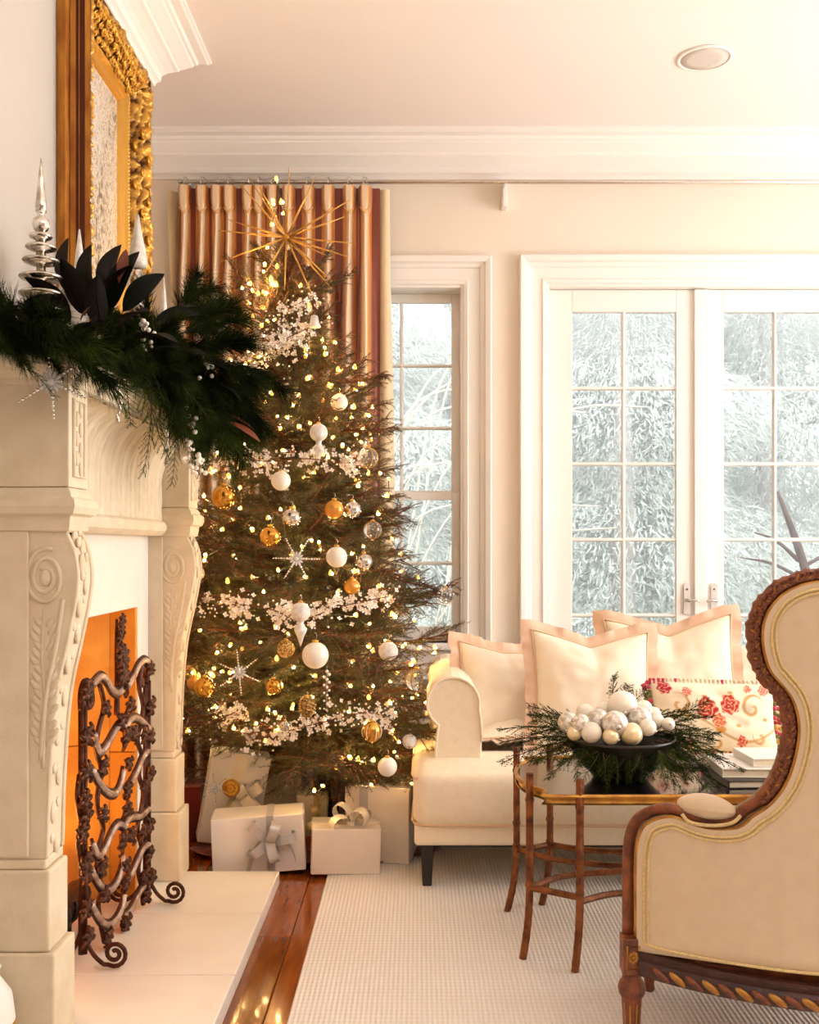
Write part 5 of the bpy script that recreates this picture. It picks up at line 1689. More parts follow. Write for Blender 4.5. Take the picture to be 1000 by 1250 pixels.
# ribbon rails: fluted bands that climb from the near side to the far side of each half
def spx(px, py, o=0.0):
    k = (px - VX) / FPX
    s_ = (k * P0.y - P0.x) / (SD.x - k * SD.y)
    y = P0.y + SD.y * s_
    return s_ / SL, CAM_Z - (py - VY) * y / FPX
bands = [[(110, 836), (120, 826), (127, 830), (134, 842), (142, 846), (149, 838)], [(153, 838), (160, 826), (167, 812), (175, 806), (183, 814)],
         [(112, 896), (118, 918), (126, 912), (136, 895), (143, 885), (150, 888)], [(150, 892), (155, 880), (163, 876), (172, 882), (181, 892)],
         [(110, 940), (120, 958), (130, 968), (139, 968), (145, 955), (148, 940)], [(152, 962), (158, 954), (166, 938), (173, 922), (180, 916)],
         [(110, 1030), (117, 1045), (125, 1036), (134, 1016), (142, 1006), (150, 1010)], [(148, 1012), (153, 1001), (161, 997), (170, 996), (181, 984)],
         [(108, 1062), (120, 1082), (130, 1087), (139, 1078), (145, 1062), (148, 1044)], [(150, 1076), (157, 1068), (165, 1050), (172, 1036), (179, 1030)],
         [(108, 1104), (120, 1124), (130, 1129), (139, 1122), (146, 1108), (149, 1092)], [(149, 1118), (156, 1112), (164, 1096), (171, 1084), (179, 1080)]]
for bd_ in bands:
    P = bez([S(*spx(*p), .004) for p in bd_], 6)
    r_ = sub(fs, 'wave_rail', M['rubbed'], lambda m: m.tube([p + SNRM * .003 for p in P], .0100, 8))
    sub(r_, 'fluting', M['iron'], lambda m: m.tube([p + V((0, 0, .0118)) for p in P], .0056, 7))
    sub(r_, 'fluting', M['iron'], lambda m: m.tube([p - V((0, 0, .0118)) for p in P], .0056, 7))
    sub(r_, 'volute', M['iron'], lambda m: m.tube(bez([P[0], P[0] + V((0, 0, -.022)) + SD * .010, P[0] + V((0, 0, -.030)) - SD * .008, P[0] + V((0, 0, -.018)) - SD * .016], 5), .0052, 7))
# scrolled inner stiles beside the posts
for st in ([(121, 836), (126, 862), (119, 892), (117, 918), (124, 940), (120, 958), (118, 985), (125, 1010), (118, 1040), (116, 1062), (123, 1082), (119, 1104), (122, 1126), (127, 1150)],
           [(174, 812), (169, 836), (174, 862), (171, 884), (167, 904), (172, 922), (169, 946), (174, 966), (171, 992), (167, 1012), (172, 1036), (168, 1060), (172, 1084), (174, 1104)]):
    sub(fs, 'scroll_stile', M['iron'], lambda m: m.tube(bez([S(*spx(*p), .002) for p in st], 6), .0078, 8))
for (px, py, rot, s_) in ((152, 868, 0, 1.2), (148, 905, -.5, 1.3), (155, 902, .6, 1.2), (151, 926, PI, 1.0), (149, 958, PI, 1.1), (148, 994, 0, 1.2), (144, 1032, -.6, 1.3), (152, 1026, .6, 1.2), (148, 1050, PI, 1.0), (147, 1072, PI, 1.0), (147, 1120, PI, 1.2),
                          (118, 932, 2.6, 1.1), (118, 1000, .4, 1.1), (117, 1055, 2.7, 1.1), (120, 1100, .3, 1.1), (122, 870, .5, 1.0), (171, 900, -.4, 1.1), (170, 955, 2.7, 1.1), (169, 1020, -.3, 1.1), (170, 1065, 2.8, 1.1), (124, 1140, 2.8, 1.1), (172, 1100, .4, 1.1),
                          (96, 950, 0, 1.2), (95, 985, .3, 1.3), (93, 1010, PI, 1.2), (97, 1045, 2.8, 1.3)):
    leafat(*spx(px, py), rot, s_, .010)
sub(fs, 'side_scroll', M['iron'], lambda m: m.tube(bez([S(*spx(102, 1070)), S(*spx(95, 1030)), S(*spx(98, 1005)), S(*spx(94, 975)), S(*spx(97, 945))], 6), .007, 8))
# finial
sub(fs, 'finial_stem', M['iron'], lambda m: m.tube(bez([S(.5, .70), S(.505, .80), S(.495, .90), S(.5, .985)], 6), [.0095 - .0003 * i for i in range(19)], 8))
for z, r, s_ in ((.972, 0, .8), (.945, .3, .85), (.918, -.4, .9), (.875, -.9, 1.3), (.86, .9, 1.3), (.82, -1.2, 1.2), (.805, 1.1, 1.2), (.70, PI, 1.1)):
    leafat(.5 + .02 * math.sin(z * 40), z, r, s_, .008)

# ------------------------------------------------------------------ glass trees and spires on the mantel shelf
SHZ = 1.630
def merc(label, px, ptop, y, prof, mt_, seg=24):
    x = at(px, 0, y).x
    ztop = at(0, ptop, y).z
    t = thing('mercury_glass_tree', label, 'glass tree', (x, y, SHZ))
    for nm, pr, mm in prof(ztop - SHZ):
        sub(t, nm, mm, lambda m: m.lathe(pr, (0, 0, 0), seg), local=True)
    return t
def tiered(H):
    k = H / .50
    base = [(.0, 0), (.062 * k, 0), (.066, .006), (.055, .016), (.014, .03), (.013, .075)]
    out = [('foot', [(r, z * k) for r, z in base], M['silver'])]
    for z, r in ((.08, .056), (.125, .055), (.165, .052), (.205, .051), (.245, .043), (.278, .036), (.305, .027)):
        out.append(('tier', [(.010, (z - .006) * k), (r * .5, (z - .005) * k), (r * .93, (z + .001) * k), (r, (z + .006) * k), (r * .92, (z + .010) * k), (r * .45, (z + .013) * k), (.011, (z + .022) * k), (.010, (z + .035) * k)], M['silver']))
    out.append(('ball', [(.007, .318 * k), (.016, .325 * k), (.0205, .338 * k), (.017, .352 * k), (.009, .358 * k), (.0085, .366 * k), (.013, .37 * k)], M['silver']))
    out.append(('spire', [(.006, .366 * k), (.0125, .372 * k), (.0135, .384 * k), (.011, .40 * k), (.0075, .44 * k), (.004, .475 * k), (.0012, H)], M['silver']))
    return out
def finial(H):
    k = H / .60
    return [('foot', [(0, 0), (.06, 0), (.062, .008), (.04, .02), (.014, .04), (.012, .12), (.03, .16), (.042, .20), (.036, .24), (.016, .27)], M['silver']),
            ('bell', [(.014, .27 * k), (.034, .285 * k), (.040, .31 * k), (.034, .335 * k), (.018, .352 * k)], M['silver']),
            ('ball', [(.013, .35 * k), (.028, .362 * k), (.034, .385 * k), (.028, .41 * k), (.014, .424 * k), (.018, .43 * k)], M['silver']),
            ('spire', [(.016, .43 * k), (.029, .437 * k), (.030, .45 * k), (.0245, .49 * k), (.013, .545 * k), (.004, H)], M['frost'])]
def cone(H):
    return [('foot', [(0, 0), (.04, 0), (.042, .008), (.014, .02), (.011, .06)], M['silver']), ('cone', [(.011, .06), (.026, .075), (.030, .10), (.022, H * .55), (.010, H * .85), (.002, H)], M['frost'])]
def slim(H):
    return [('foot', [(0, 0), (.03, 0), (.032, .006), (.012, .016), (.010, .05)], M['silver']), ('cone', [(.010, .05), (.018, .06), (.020, .09), (.015, H * .55), (.008, H * .85), (.0015, H)], M['frost'])]
merc('tiered mercury glass tree with a tall spire at the left end of the mantel', 50, 193, 2.42, tiered, None)
merc('tall mercury glass finial with frosted spire in front of the mirror frame', 168, 262, 3.18, finial, None)
merc('frosted silver cone tree before the near edge of the mirror', 97, 280, 2.78, cone, None)
merc('slender frosted cone between the tiered glass tree and the gilt mirror', 78, 296, 2.60, slim, None)
merc('small silver spire at the far end of the mantel garland', 200, 338, 3.46, slim, None)

# ------------------------------------------------------------------ evergreen garland along the mantel shelf
ga = thing('mantel_garland', 'dense dark garland of pine, cedar and magnolia leaves spilling off the mantel', 'garland', (-.80, 2.9, SHZ))
rg = random.Random(21)
spine = [(-.92, 2.08, 1.665), (-.86, 2.25, 1.67), (-.83, 2.45, 1.685), (-.80, 2.65, 1.72), (-.77, 2.82, 1.74), (-.74, 2.98, 1.73), (-.70, 3.12, 1.70), (-.65, 3.24, 1.66)]
sp_ = bez(spine, 10)
sub(ga, 'core_rope', M['bark'], lambda m: m.tube([V(p) - V((0, 0, .02)) for p in sp_], .020, 8))
gc = [cedar_mesh(L, s_, M['cedar']) for L, s_ in ((.20, 11), (.26, 12), (.32, 13))]
gp = [pine_mesh(L, s_, M['garland']) for L, s_ in ((.16, 21), (.20, 22), (.24, 23))]
for i in range(215):
    t = rg.random()
    k = int(t * (len(sp_) - 1))
    p = V(sp_[k])
    # outward to the room, down over the edge, along the shelf, up
    a = rg.random()
    along = rg.uniform(-1, 1)
    if a < .50:
        d = V((.50 + .5 * rg.random(), .5 * along + .25 * t, -.55 - .7 * rg.random() * (.4 + t)))
        me_ = rg.choice(gc + gp)
    elif a < .80:
        d = V((.45 * rg.random() + .1, along + .55 * t, .05 + .45 * rg.random() * (1 - .6 * t)))
        me_ = rg.choice(gp)
    else:
        d = V((-.25 * rg.random(), along, .35 + .5 * rg.random() * (1 - .4 * t)))
        me_ = rg.choice(gp)
    s_ = rg.uniform(.7, 1.0) * (1.0 if t > .3 else .85)
    if t < .45:
        if a < .5:
            s_ *= .62
            d.z *= .7
        else:
            s_ *= .66
            d.z = -.12 + .22 * rg.random()
            d.x = abs(d.x) + .1
    if t >= .45 and a >= .5:
        s_ *= .8
    q = p + V((rg.gauss(0, .02), rg.gauss(0, .03), rg.gauss(0, .018)))
    if (q + d.normalized() * .26 * s_).x < XL + .03:
        continue
    inst('pine_sprig' if me_ in gp else 'cedar_sprig', me_, ga, q, aim(d, rg.uniform(-.8, .8)), s_)
# drooping cedar tails in front of the frieze
for (px, py, y, d, s_) in ((150, 440, 2.62, (.10, .12, -1), 1.0), (178, 455, 2.74, (.12, .10, -1), 1.1), (185, 470, 2.82, (.05, .2, -1), .9), (205, 470, 2.92, (.15, .15, -1), 1.0), (225, 480, 3.0, (.1, .15, -1), 1.0), (238, 490, 3.1, (.12, .1, -1), 1.0), (250, 480, 3.14, (.2, .1, -1), 1.1), (132, 440, 2.55, (.1, .1, -1), .55),
                          (262, 480, 3.2, (.35, .0, -.9), 1.0), (276, 492, 3.2, (.5, .1, -.75), .8), (215, 500, 2.96, (.05, .2, -1), .8), (246, 520, 3.12, (.1, .0, -1), .7)):
    inst('cedar_sprig', gc[int(px) % 3], ga, at(px, py, y), aim(d, rg.uniform(-1, 1)), s_ * .8)
for (px, py, y, d) in ((235, 400, 3.1, (.5, .5, .3)), (262, 440, 3.2, (.6, .3, -.2)), (270, 470, 3.2, (.7, .2, -.5)), (225, 420, 3.05, (.6, .3, .1)), (240, 450, 3.1, (.7, .0, -.4)), (20, 395, 2.3, (-.1, -.6, .2)), (70, 400, 2.45, (.3, -.6, .05)), (10, 400, 2.2, (.5, -.6, .0)), (50, 410, 2.3, (.7, -.4, -.1)), (215, 385, 3.1, (.2, .7, .5))):
    for k in range(3):
        inst('pine_sprig', gp[k], ga, at(px, py, y) + V((rg.gauss(0, .02), rg.gauss(0, .02), rg.gauss(0, .02))), aim(V(d) + V((rg.gauss(0, .25), rg.gauss(0, .25), rg.gauss(0, .25))), rg.random()), .95)
# magnolia leaves, each a folded blade with a rib
def mag(m):
    n, w_ = 14, 5
    def f(u, v):
        x = u * .15
        half_ = .031 * math.sin(PI * min(1, u ** .85)) ** .8
        s_ = (v * 2 - 1)
        return V((x, s_ * half_, .022 * math.sin(u * 2.4) + .010 * abs(s_) * math.sin(PI * u)))
    m.grid(f, n, w_, 0)
    m.grid(lambda u, v: f(u, v) - V((0, 0, .0014)), n, w_, 1)
    m.tube([f(i / 10, .5) - V((0, 0, .001)) for i in range(11)], [.0022 - .0017 * i / 10 for i in range(11)], 5, 1)
mg = MB(); mag(mg)
mag_me = mg.mesh('magnolia_leaf', [M['dark_leaf'], M['leaf_back']])
for (px, py, y, d, s_, roll) in ((92, 372, 2.52, (-.05, .1, 1), 1.15, 1.4), (112, 368, 2.56, (.04, .1, 1), 1.0, 1.2), (135, 378, 2.60, (.40, .1, .75), 1.1, .9), (128, 372, 2.60, (.25, .2, .9), 1.15, -1.0), (120, 385, 2.62, (.5, -.2, .5), 1.05, .4), (104, 385, 2.5, (-.3, -.3, .8), .95, .8), (150, 380, 2.68, (.55, .25, .55), 1.0, 1.0),
                                (185, 395, 2.9, (.9, .1, .12), .95, .9), (196, 392, 2.96, (.7, .4, .25), .9, .3), (86, 395, 2.46, (-.4, -.6, .4), 1.0, .2), (140, 405, 2.62, (.7, -.5, .1), 1.0, .4), (160, 415, 2.7, (.8, -.3, -.2), 1.0, .2), (110, 415, 2.5, (.3, -.8, .0), 1.0, .5), (70, 410, 2.4, (-.1, -.8, .1), 1.0, .2),
                                (40, 400, 2.3, (.5, -.7, .2), 1.0, .3), (20, 410, 2.24, (-.2, -.8, .15), 1.0, .2), (125, 400, 2.55, (.2, -.7, .5), 1.05, .6), (230, 440, 3.06, (.8, -.2, -.3), .95, .5), (250, 465, 3.15, (.7, .0, -.5), .9, .2), (205, 440, 2.95, (.8, -.4, -.1), 1.0, .3), (180, 430, 2.8, (.7, -.5, -.1), 1.0, .7), (90, 420, 2.45, (.0, -.8, -.2), 1.0, .0), (60, 425, 2.35, (.4, -.7, -.2), .95, .6)):
    inst('magnolia_leaf', mag_me, ga, at(px, py, y), aim(d, roll), s_)
rb = MB()
def lily(m):
    def f(u, v):
        half_ = .018 * math.sin(PI * u) ** .8
        return V((u * .12, (v * 2 - 1) * half_, .02 * math.sin(u * 2.2)))
    m.grid(f, 10, 4)
lily(rb)
rust_me = rb.mesh('rust_leaf', mat('rust_leaf', (112, 50, 20), .6, rand=.2))
for (px, py, y, d, s_) in ((136, 352, 2.62, (.1, .2, .8), .8), (268, 515, 3.2, (.6, .1, -.5), 1.0), (88, 395, 2.5, (.4, -.3, .2), .5), (40, 402, 2.28, (.3, -.5, .1), .5), (265, 505, 3.22, (.5, .3, -.4), .9)):
    inst('rust_leaf', rust_me, ga, at(px, py, y) + V((.03, -.03, 0)), aim(d, .6), s_)

# berry and bead sprays hung in the garland
bb = MB(); bb.ball((0, 0, 0), .0062, 8, 6)
berry_me = bb.mesh('berry', M['pearl'])
bb = MB(); bb.ball((0, 0, 0), .006, 8, 6, sc3=(.8, .8, 1.7))
bead2_me = bb.mesh('silver_bead', M['silver'])
for (px, py, y, L_, n, kind, lb) in ((138, 460, 2.45, .055, 9, 1, 'string of silver drop beads hanging left of the cedar tails'), (143, 470, 2.46, .085, 12, 1, 'longer string of silver drop beads hanging beside the near frieze block'),
                                     (172, 395, 2.72, .07, 14, 0, 'spray of white berries among the magnolia leaves'), (250, 438, 3.06, .05, 12, 0, 'spray of white berries at the upper right of the garland'),
                                     (228, 505, 2.92, .07, 13, 0, 'spray of white berries low in the middle of the garland'), (240, 560, 2.98, .06, 16, 0, 'spray of white berries at the lowest tip of the garland'),
                                     (200, 520, 2.86, .08, 9, 1, 'string of silver drop beads hanging before the frieze'), (252, 395, 3.2, .03, 8, 1, 'cluster of silver beads where garland meets tree'), (230, 545, 2.96, .05, 12, 0, 'spray of white berries just above the lowest garland tip')):
    p = at(px, py, y)
    t = thing('berry_spray' if kind == 0 else 'bead_string', lb, 'decoration', p)
    pts = bez([p, p + V((.012, -.01, -L_ * .4)), p + V((.004, -.012, -L_))], 5)
    sub(t, 'stem', M['nickel'] if kind else M['bark'], lambda m: m.tube(pts, .0012, 5))
    for i in range(n):
        q = pts[min(10, int(i / n * 11))] + (V((rg.gauss(0, .012), rg.gauss(0, .012), rg.gauss(0, .012))) if kind == 0 else V((rg.gauss(0, .0015), 0, 0)))
        inst('berry' if kind == 0 else 'silver_bead', berry_me if kind == 0 else bead2_me, t, q, None, rg.uniform(.7, 1.25))

# jewelled snowflakes
pet = MB(); pet.ball((0, 0, .0), .008, 8, 6, sc3=(.65, .45, 1.5))
pet_me = pet.mesh('crystal_petal', M['crystal'])
bd2 = MB(); bd2.ball((0, 0, 0), .0042, 8, 6)
beadc_me = bd2.mesh('bead', M['silver'])
def snowflake(label, c, R, face, spin, arms=6):
    t = thing('snowflake_ornament', label, 'ornament', c)
    f = V(face).normalized()
    q0 = f.to_track_quat('Y', 'Z')
    sub(t, 'hub', M['crystal'], lambda m: m.ball((0, 0, 0), R * .11, 10, 8), local=True)
    for k in range(arms):
        a = spin + k * 2 * PI / arms
        d = q0 @ V((math.sin(a), 0, math.cos(a)))
        sub(t, 'arm', M['nickel'], lambda m: m.tube([V((0, 0, 0)), d * R], .0010, 5), local=True)
        qq = q0 @ Quaternion((0, 1, 0), a)
        inst('crystal_petal', pet_me, t, d * R * .25, qq, R / .085, world=False)
        d2 = q0 @ V((math.sin(a + PI / arms), 0, math.cos(a + PI / arms)))
        inst('crystal_petal', pet_me, t, d2 * R * .21, q0 @ Quaternion((0, 1, 0), a + PI / arms), R / .085 * .8, world=False)
        for i, r_ in enumerate((.42, .54, .66, .78, .90, 1.0)):
            inst('bead', beadc_me, t, d * R * r_, qq, (1.2, .85, 1.1, .8, 1.0, .6)[i] * R / .085, world=False)
    return t
snowflake('jewelled snowflake hanging at the near end of the mantel garland', at(62, 466, 2.24), .080, (.15, -1, 0), .08)

# ------------------------------------------------------------------ the Christmas tree
TB, TT = V((-.375, 4.17, .02)), V((-.53, 4.12, 2.36))
def axis(z):
    return TB.lerp(TT, max(0, min(1.05, z / 2.36)))
def rad(z):
    pts = [(.22, .42), (.30, .54), (.45, .60), (.75, .56), (1.0, .49), (1.25, .45), (1.5, .40), (1.75, .34), (1.95, .28), (2.1, .22), (2.25, .13), (2.36, .05)]
    for (a, ra), (b_, rb_) in zip(pts, pts[1:]):
        if z <= b_:
            return ra + (rb_ - ra) * max(0, (z - a)) / (b_ - a)
    return .04
tree = thing('christmas_tree', 'tall spruce tree dressed with lights, balls and white blossoms in the alcove', 'tree', (TB.x, TB.y, 0))
def spruce_mesh(L, seed):
    r_ = random.Random(seed)
    m = MB()
    n = 16
    up = r_.uniform(.02, .12)
    pts = [V((L * t, .03 * L * math.sin(t * 4 + seed), -.10 * L * t + (.10 + up) * L * t * t)) for t in [i / n for i in range(n + 1)]]
    m.tube(pts, [.0052 * (L / .4) ** .5 * (1 - .75 * i / n) + .0008 for i in range(n + 1)], 5, 0)
    def twig(p, d, l, dens):
        k = max(4, int(l / .0021 * dens))
        e = p + d * l
        for i in range(k):
            t = (i + .5) / k
            q = p.lerp(e, t)
            a = r_.random() * 2 * PI
            o = d.orthogonal().normalized()
            o2 = d.cross(o)
            dd = (d * .62 + (o * math.cos(a) + o2 * math.sin(a)) * .8 + V((0, 0, .12))).normalized()
            needle(m, q, dd, .0165 * r_.uniform(.8, 1.15) * (1 - .35 * t), .0012, 1, r_)
    for i in range(n):
        t0 = i / n
        a, b_ = pts[i], pts[i + 1]
        if t0 > .22:
            twig(a, (b_ - a).normalized(), (b_ - a).length, 1.5)
        if t0 > .05:
            for s_ in (-1, 1):
                if r_.random() < .92:
                    l = (L * (.40 * (1 - t0) + .10) + .02) * r_.uniform(.7, 1.15)
                    d = V((.70, s_ * .72, r_.gauss(-.02, .30))).normalized()
                    p = a.lerp(b_, r_.random())
                    e = p + d * l
                    m.tube([p, p + d * l * .5 + V((0, 0, .006)), e], [.0019, .0015, .0008], 4, 0)
                    twig(p, d, l, 1.0)
                    if l > .10:
                        for s2 in (-1, 1):
                            for tt_ in (.25, .5, .75):
                                d2 = (d + d.cross(V((0, 0, 1))) * s2 * .8).normalized()
                                twig(p + d * l * tt_, d2, l * .38, .9)
    return m.mesh('branch', [M['twig'], M['needle']])
spr = {k: [spruce_mesh(L, s_ + int(L * 100)) for s_ in (1, 2, 3)] for k, L in (('a', .16), ('b', .27), ('c', .40), ('d', .52))}
LEN = {'a': .16, 'b': .27, 'c': .40, 'd': .52}
sub(tree, 'trunk', M['bark'], lambda m: m.tube([TB, axis(.5), axis(1.2), axis(1.9), TT], [.036, .032, .024, .012, .004], 12))
sub(tree, 'stand', M['black_wood'], lambda m: (m.lathe([(0, .002), (.14, .004), (.15, .012), (.09, .04), (.06, .10), (.058, .15), (.04, .152)], (TB.x, TB.y, 0), 24)))
rt = random.Random(77)
cnt = 0
z = .31
ga_ = 0.0
while z < 2.34:
    R = rad(z)
    nb = 4 if z > 2.15 else 7 if z > 1.7 else 10 if z > .5 else 12
    for k in range(nb):
        ga_ += 2.39996
        a = ga_ + rt.gauss(0, .15)
        zz = z + rt.uniform(-.04, .04)
        if zz < .47 and math.cos(a) < -.05 and math.sin(a) < .1:
            continue
        o_ = axis(zz)
        Rr = R * rt.uniform(.78, 1.10)
        pitch = -.12 + .62 * (zz / 2.36) ** 2 + rt.gauss(0, .10)
        if zz < .5:
            pitch = max(pitch - .10, -.20)
            if zz < .40 and math.sin(a) < -.3:
                pitch = max(pitch, -.06)
        if zz > 2.0:
            pitch += .5
        d = V((math.cos(a) * math.cos(pitch), math.sin(a) * math.cos(pitch), math.sin(pitch)))
        # do not grow into the walls
        tip = o_ + d * Rr
        if tip.y > 4.86:
            Rr *= max(.35, (4.86 - o_.y) / max(.05, tip.y - o_.y))
        for _ in range(12):
            tip = o_ + d * (Rr + .06)
            if tip.x < -1.58 or (tip.x < -1.02 and tip.y < 4.10):
                Rr *= .9
        key = min(LEN, key=lambda q: abs(LEN[q] - Rr))
        inst('branch', rt.choice(spr[key]), tree, o_, aim(d, rt.gauss(0, .35)), Rr / LEN[key])
        cnt += 1
    z += .080
# the long bough that reaches in front of the window, and the leaders at the top
for (px, py, y, d, L_) in ((440, 735, 3.95, (1, -.15, .10), .36), (455, 742, 3.95, (1, -.1, .22), .32), (450, 690, 4.0, (.9, -.2, -.35), .27), (400, 500, 4.0, (1, -.1, .02), .24), (410, 466, 4.05, (1, 0, .03), .20), (430, 640, 4.0, (1, -.2, .3), .18), (425, 625, 4.0, (1, .1, -.02), .22), (460, 850, 3.85, (1, -.3, -.25), .27), (455, 890, 3.8, (1, -.3, -.05), .30), (420, 525, 4.0, (1, -.1, -.02), .20),
                           (330, 370, 4.10, (-.8, -.2, .75), .24), (360, 365, 4.1, (.95, -.2, .35), .26), (365, 350, 4.12, (.75, 0, .75), .20), (320, 385, 4.08, (-.9, -.2, .42), .20), (310, 400, 4.08, (-.85, -.3, .3), .26), (335, 350, 4.12, (-.5, -.1, .9), .18), (345, 345, 4.12, (.05, -.1, 1), .20)):
    key = min(LEN, key=lambda q: abs(LEN[q] - L_))
    inst('branch', spr[key][int(px) % 3], tree, at(px, py, y), aim(d, .2), L_ / LEN[key])
    cnt += 1

for i in range(34):
    zz = .50 + i * .026
    o_ = axis(zz) + V((-.18 - .02 * (i % 3), -.02 + .05 * (i % 2), 0))
    L_ = .41 - .004 * i
    inst('branch', spr['c'][i % 3], tree, o_, aim(V((-1, rt.uniform(-.12, .16), rt.uniform(-.16, .12))), rt.gauss(0, .5)), L_ / LEN['c'])
# string of lights
ls = thing('light_string', 'string of warm white mini lights wound through the Christmas tree', 'string lights', (TB.x, TB.y, 1.2))
bl = MB(); bl.ball((0, 0, 0), .0046, 8, 6)
bl.lathe([(.0062, -.006), (.0066, .0), (.005, .007), (.0012, .013)], (0, .0045, 0), 8, 1)
bulb_me = bl.mesh('bulb', [M['bulb'], M['bulb_tip']])
pts = []
rl_ = random.Random(5)
NB = 276
turns = 15
def surf(z, a, f):
    o_ = axis(z)
    R = rad(z) * f
    return V((o_.x + R * math.cos(a), o_.y + R * math.sin(a), z))
i = 0
bulbs = []
while len(bulbs) < NB:
    # evenly over the cone's surface, thicker to the top
    t = rl_.random()
    z = .30 + 2.0 * (1 - math.sqrt(1 - .93 * t)) if len(bulbs) < 205 else rl_.uniform(1.45, 2.25)
    a = -PI / 2 + rl_.uniform(-1.75, 1.75)
    f = rl_.uniform(.55, .98)
    p = surf(z, a, f)
    if p.y > 4.85 or (p.z < .46 and p.x < -.42) or any((p - q).length < (.045 if len(bulbs) < 205 else .026) for q in bulbs):
        i += 1
        if i > 9000:
            break
        continue
    bulbs.append(p)
for px, py in ((338, 219), (333, 244), (334, 249), (345, 247), (345, 261), (333, 274), (327, 302), (323, 322), (338, 326), (322, 331), (330, 341), (336, 348), (322, 358), (304, 346), (308, 354), (315, 358), (296, 352)):
    bulbs.append(at(px, py, 4.02))
for p in bulbs:
    inst('bulb', bulb_me, ls, p, Quaternion((1, 0, 0), rl_.uniform(-1.4, 1.4)) @ Quaternion((0, 0, 1), rl_.uniform(0, 6.28)), rl_.uniform(.75, 1.2))
srt = sorted(bulbs[:-17], key=lambda p: p.z)
def wire(m):
    # a spiral that dips to the bulbs level by level
    for g in range(0, len(srt) - 12, 12):
        ring_ = sorted(srt[g:g + 13], key=lambda p: p.x)
        path = []
        for p in ring_:
            path.append(p + V((0, .012, -.010)))
        m.tube(bez(path, 2), .0016, 4)
    top = [at(345, 350, 4.03), at(340, 300, 4.03), at(346, 262, 4.025), at(343, 245, 4.025), at(338, 221, 4.025)]
    m.tube(bez(top, 5), .003, 5)
    m.tube(bez([at(343, 250, 4.03), at(336, 243, 4.03), at(334, 262, 4.03), at(332, 276, 4.03)], 4), .002, 5)
tag(sub(ls, "wire", M["wire"], wire), kind="stuff")

# gilded starburst on top
SC = at(350, 290, 3.98)
sb = thing('starburst_topper', 'gilded spiky starburst at the top of the tree', 'tree topper', SC)
sub(sb, 'hub', M['gold_bright'], lambda m: m.ball((0, 0, 0), .012, 12, 8), local=True)
straw = mat('gilt_straw', (226, 178, 92), .4, .45, rgb2=(190, 134, 52), nscale=30)
for ang, L_, dy in ((88, .27, 0), (66, .27, .05), (28, .28, -.1), (24, .24, .15), (-6, .26, -.05), (-20, .26, -.12), (-48, .26, .05), (-66, .26, -.1), (-90, .22, -.2), (-116, .16, -.2), (-160, .28, 0), (176, .26, -.08), (162, .24, .05), (122, .27, .0), (118, .24, .12), (132, .26, -.12), (-30, .18, -.3), (-42, .24, .2)):
    a = math.radians(ang)
    d = V((math.cos(a), dy * 1.5, math.sin(a)))
    sub(sb, 'spike', straw, lambda m: m.tube([V((0, 0, 0)), d * L_ * .6, d * L_], [.0044, .0034, .0016], 6), local=True)

# swags of white blossoms and berries
def swag(label, pts_px, y, n, spread, dens=1.0):
    P = bez([at(px, py, yy) for px, py, yy in pts_px], 8)
    t = thing('blossom_swag', label, 'garland', P[len(P) // 2])
    sub(t, 'stem', M['twig'], lambda m: m.tube(P, .002, 5))
    r_ = random.Random(int(pts_px[0][1]))
    def fl(m):
        for i in range(n):
            k = r_.random() * (len(P) - 1.01)
            p = P[int(k)].lerp(P[int(k) + 1], k % 1) + V((r_.gauss(0, spread * .6), r_.gauss(.02, spread * .8), r_.gauss(0, spread * .75) + .02 * math.sin(k * 2.3)))
            if noise.noise(p * 17) < -.12:
                continue
            nrm = V((r_.gauss(.1, .5), -1, r_.gauss(.2, .5))).normalized()
            a0 = nrm.orthogonal().normalized()
            b0 = nrm.cross(a0)
            s_ = r_.uniform(.006, .012)
            ph = r_.random() * 2
            for q in range(4):
                a = ph + q * PI / 2
                d = a0 * math.cos(a) + b0 * math.sin(a)
                e = nrm.cross(d)
                m.add([p, p + d * s_ * .7 + e * s_ * .5 + nrm * .002, p + d * s_ * 1.2 + nrm * .004, p + d * s_ * .7 - e * s_ * .5 + nrm * .002], [(0, 1, 2, 3)], 0, True)
    o = sub(t, 'blossoms', M['blossom'], fl)
    tag(o, kind='stuff')
    def be(m):
        for i in range(int(n * .55)):
            k = r_.random() * (len(P) - 1.01)
            p = P[int(k)].lerp(P[int(k) + 1], k % 1) + V((r_.gauss(0, spread), r_.gauss(0, spread * .6) - .01, r_.gauss(0, spread)))
            m.ball(p, r_.uniform(.0028, .0048), 6, 4)
    o = sub(t, 'berries', M['blossom'], be)
    tag(o, kind='stuff')
swag('white blossom cluster high on the tree below the starburst', [(290, 445, 3.95), (330, 425, 3.86), (352, 412, 3.84), (378, 400, 3.88)], 0, 210, .042)
swag('upper white blossom spray on the right shoulder of the tree top', [(340, 385, 3.9), (362, 372, 3.9), (385, 362, 3.95)], 0, 70, .022)
swag('white blossom swag crossing the tree at the height of the mantel frieze', [(238, 566, 3.86), (285, 560, 3.75), (330, 563, 3.68), (375, 560, 3.66), (420, 565, 3.74), (440, 562, 3.85)], 0, 230, .026)
swag('white blossom swag sweeping across the middle of the tree', [(246, 742, 3.78), (290, 738, 3.66), (335, 745, 3.60), (365, 757, 3.58), (410, 742, 3.58), (440, 735, 3.64), (475, 728, 3.76)], 0, 330, .025)
swag('white blossom swag low on the right of the tree', [(300, 905, 3.66), (350, 893, 3.58), (400, 880, 3.54), (450, 870, 3.60), (480, 880, 3.7)], 0, 200, .024)
swag('small white blossom cluster low on the left of the tree', [(265, 880, 3.78), (290, 868, 3.7)], 0, 60, .022)

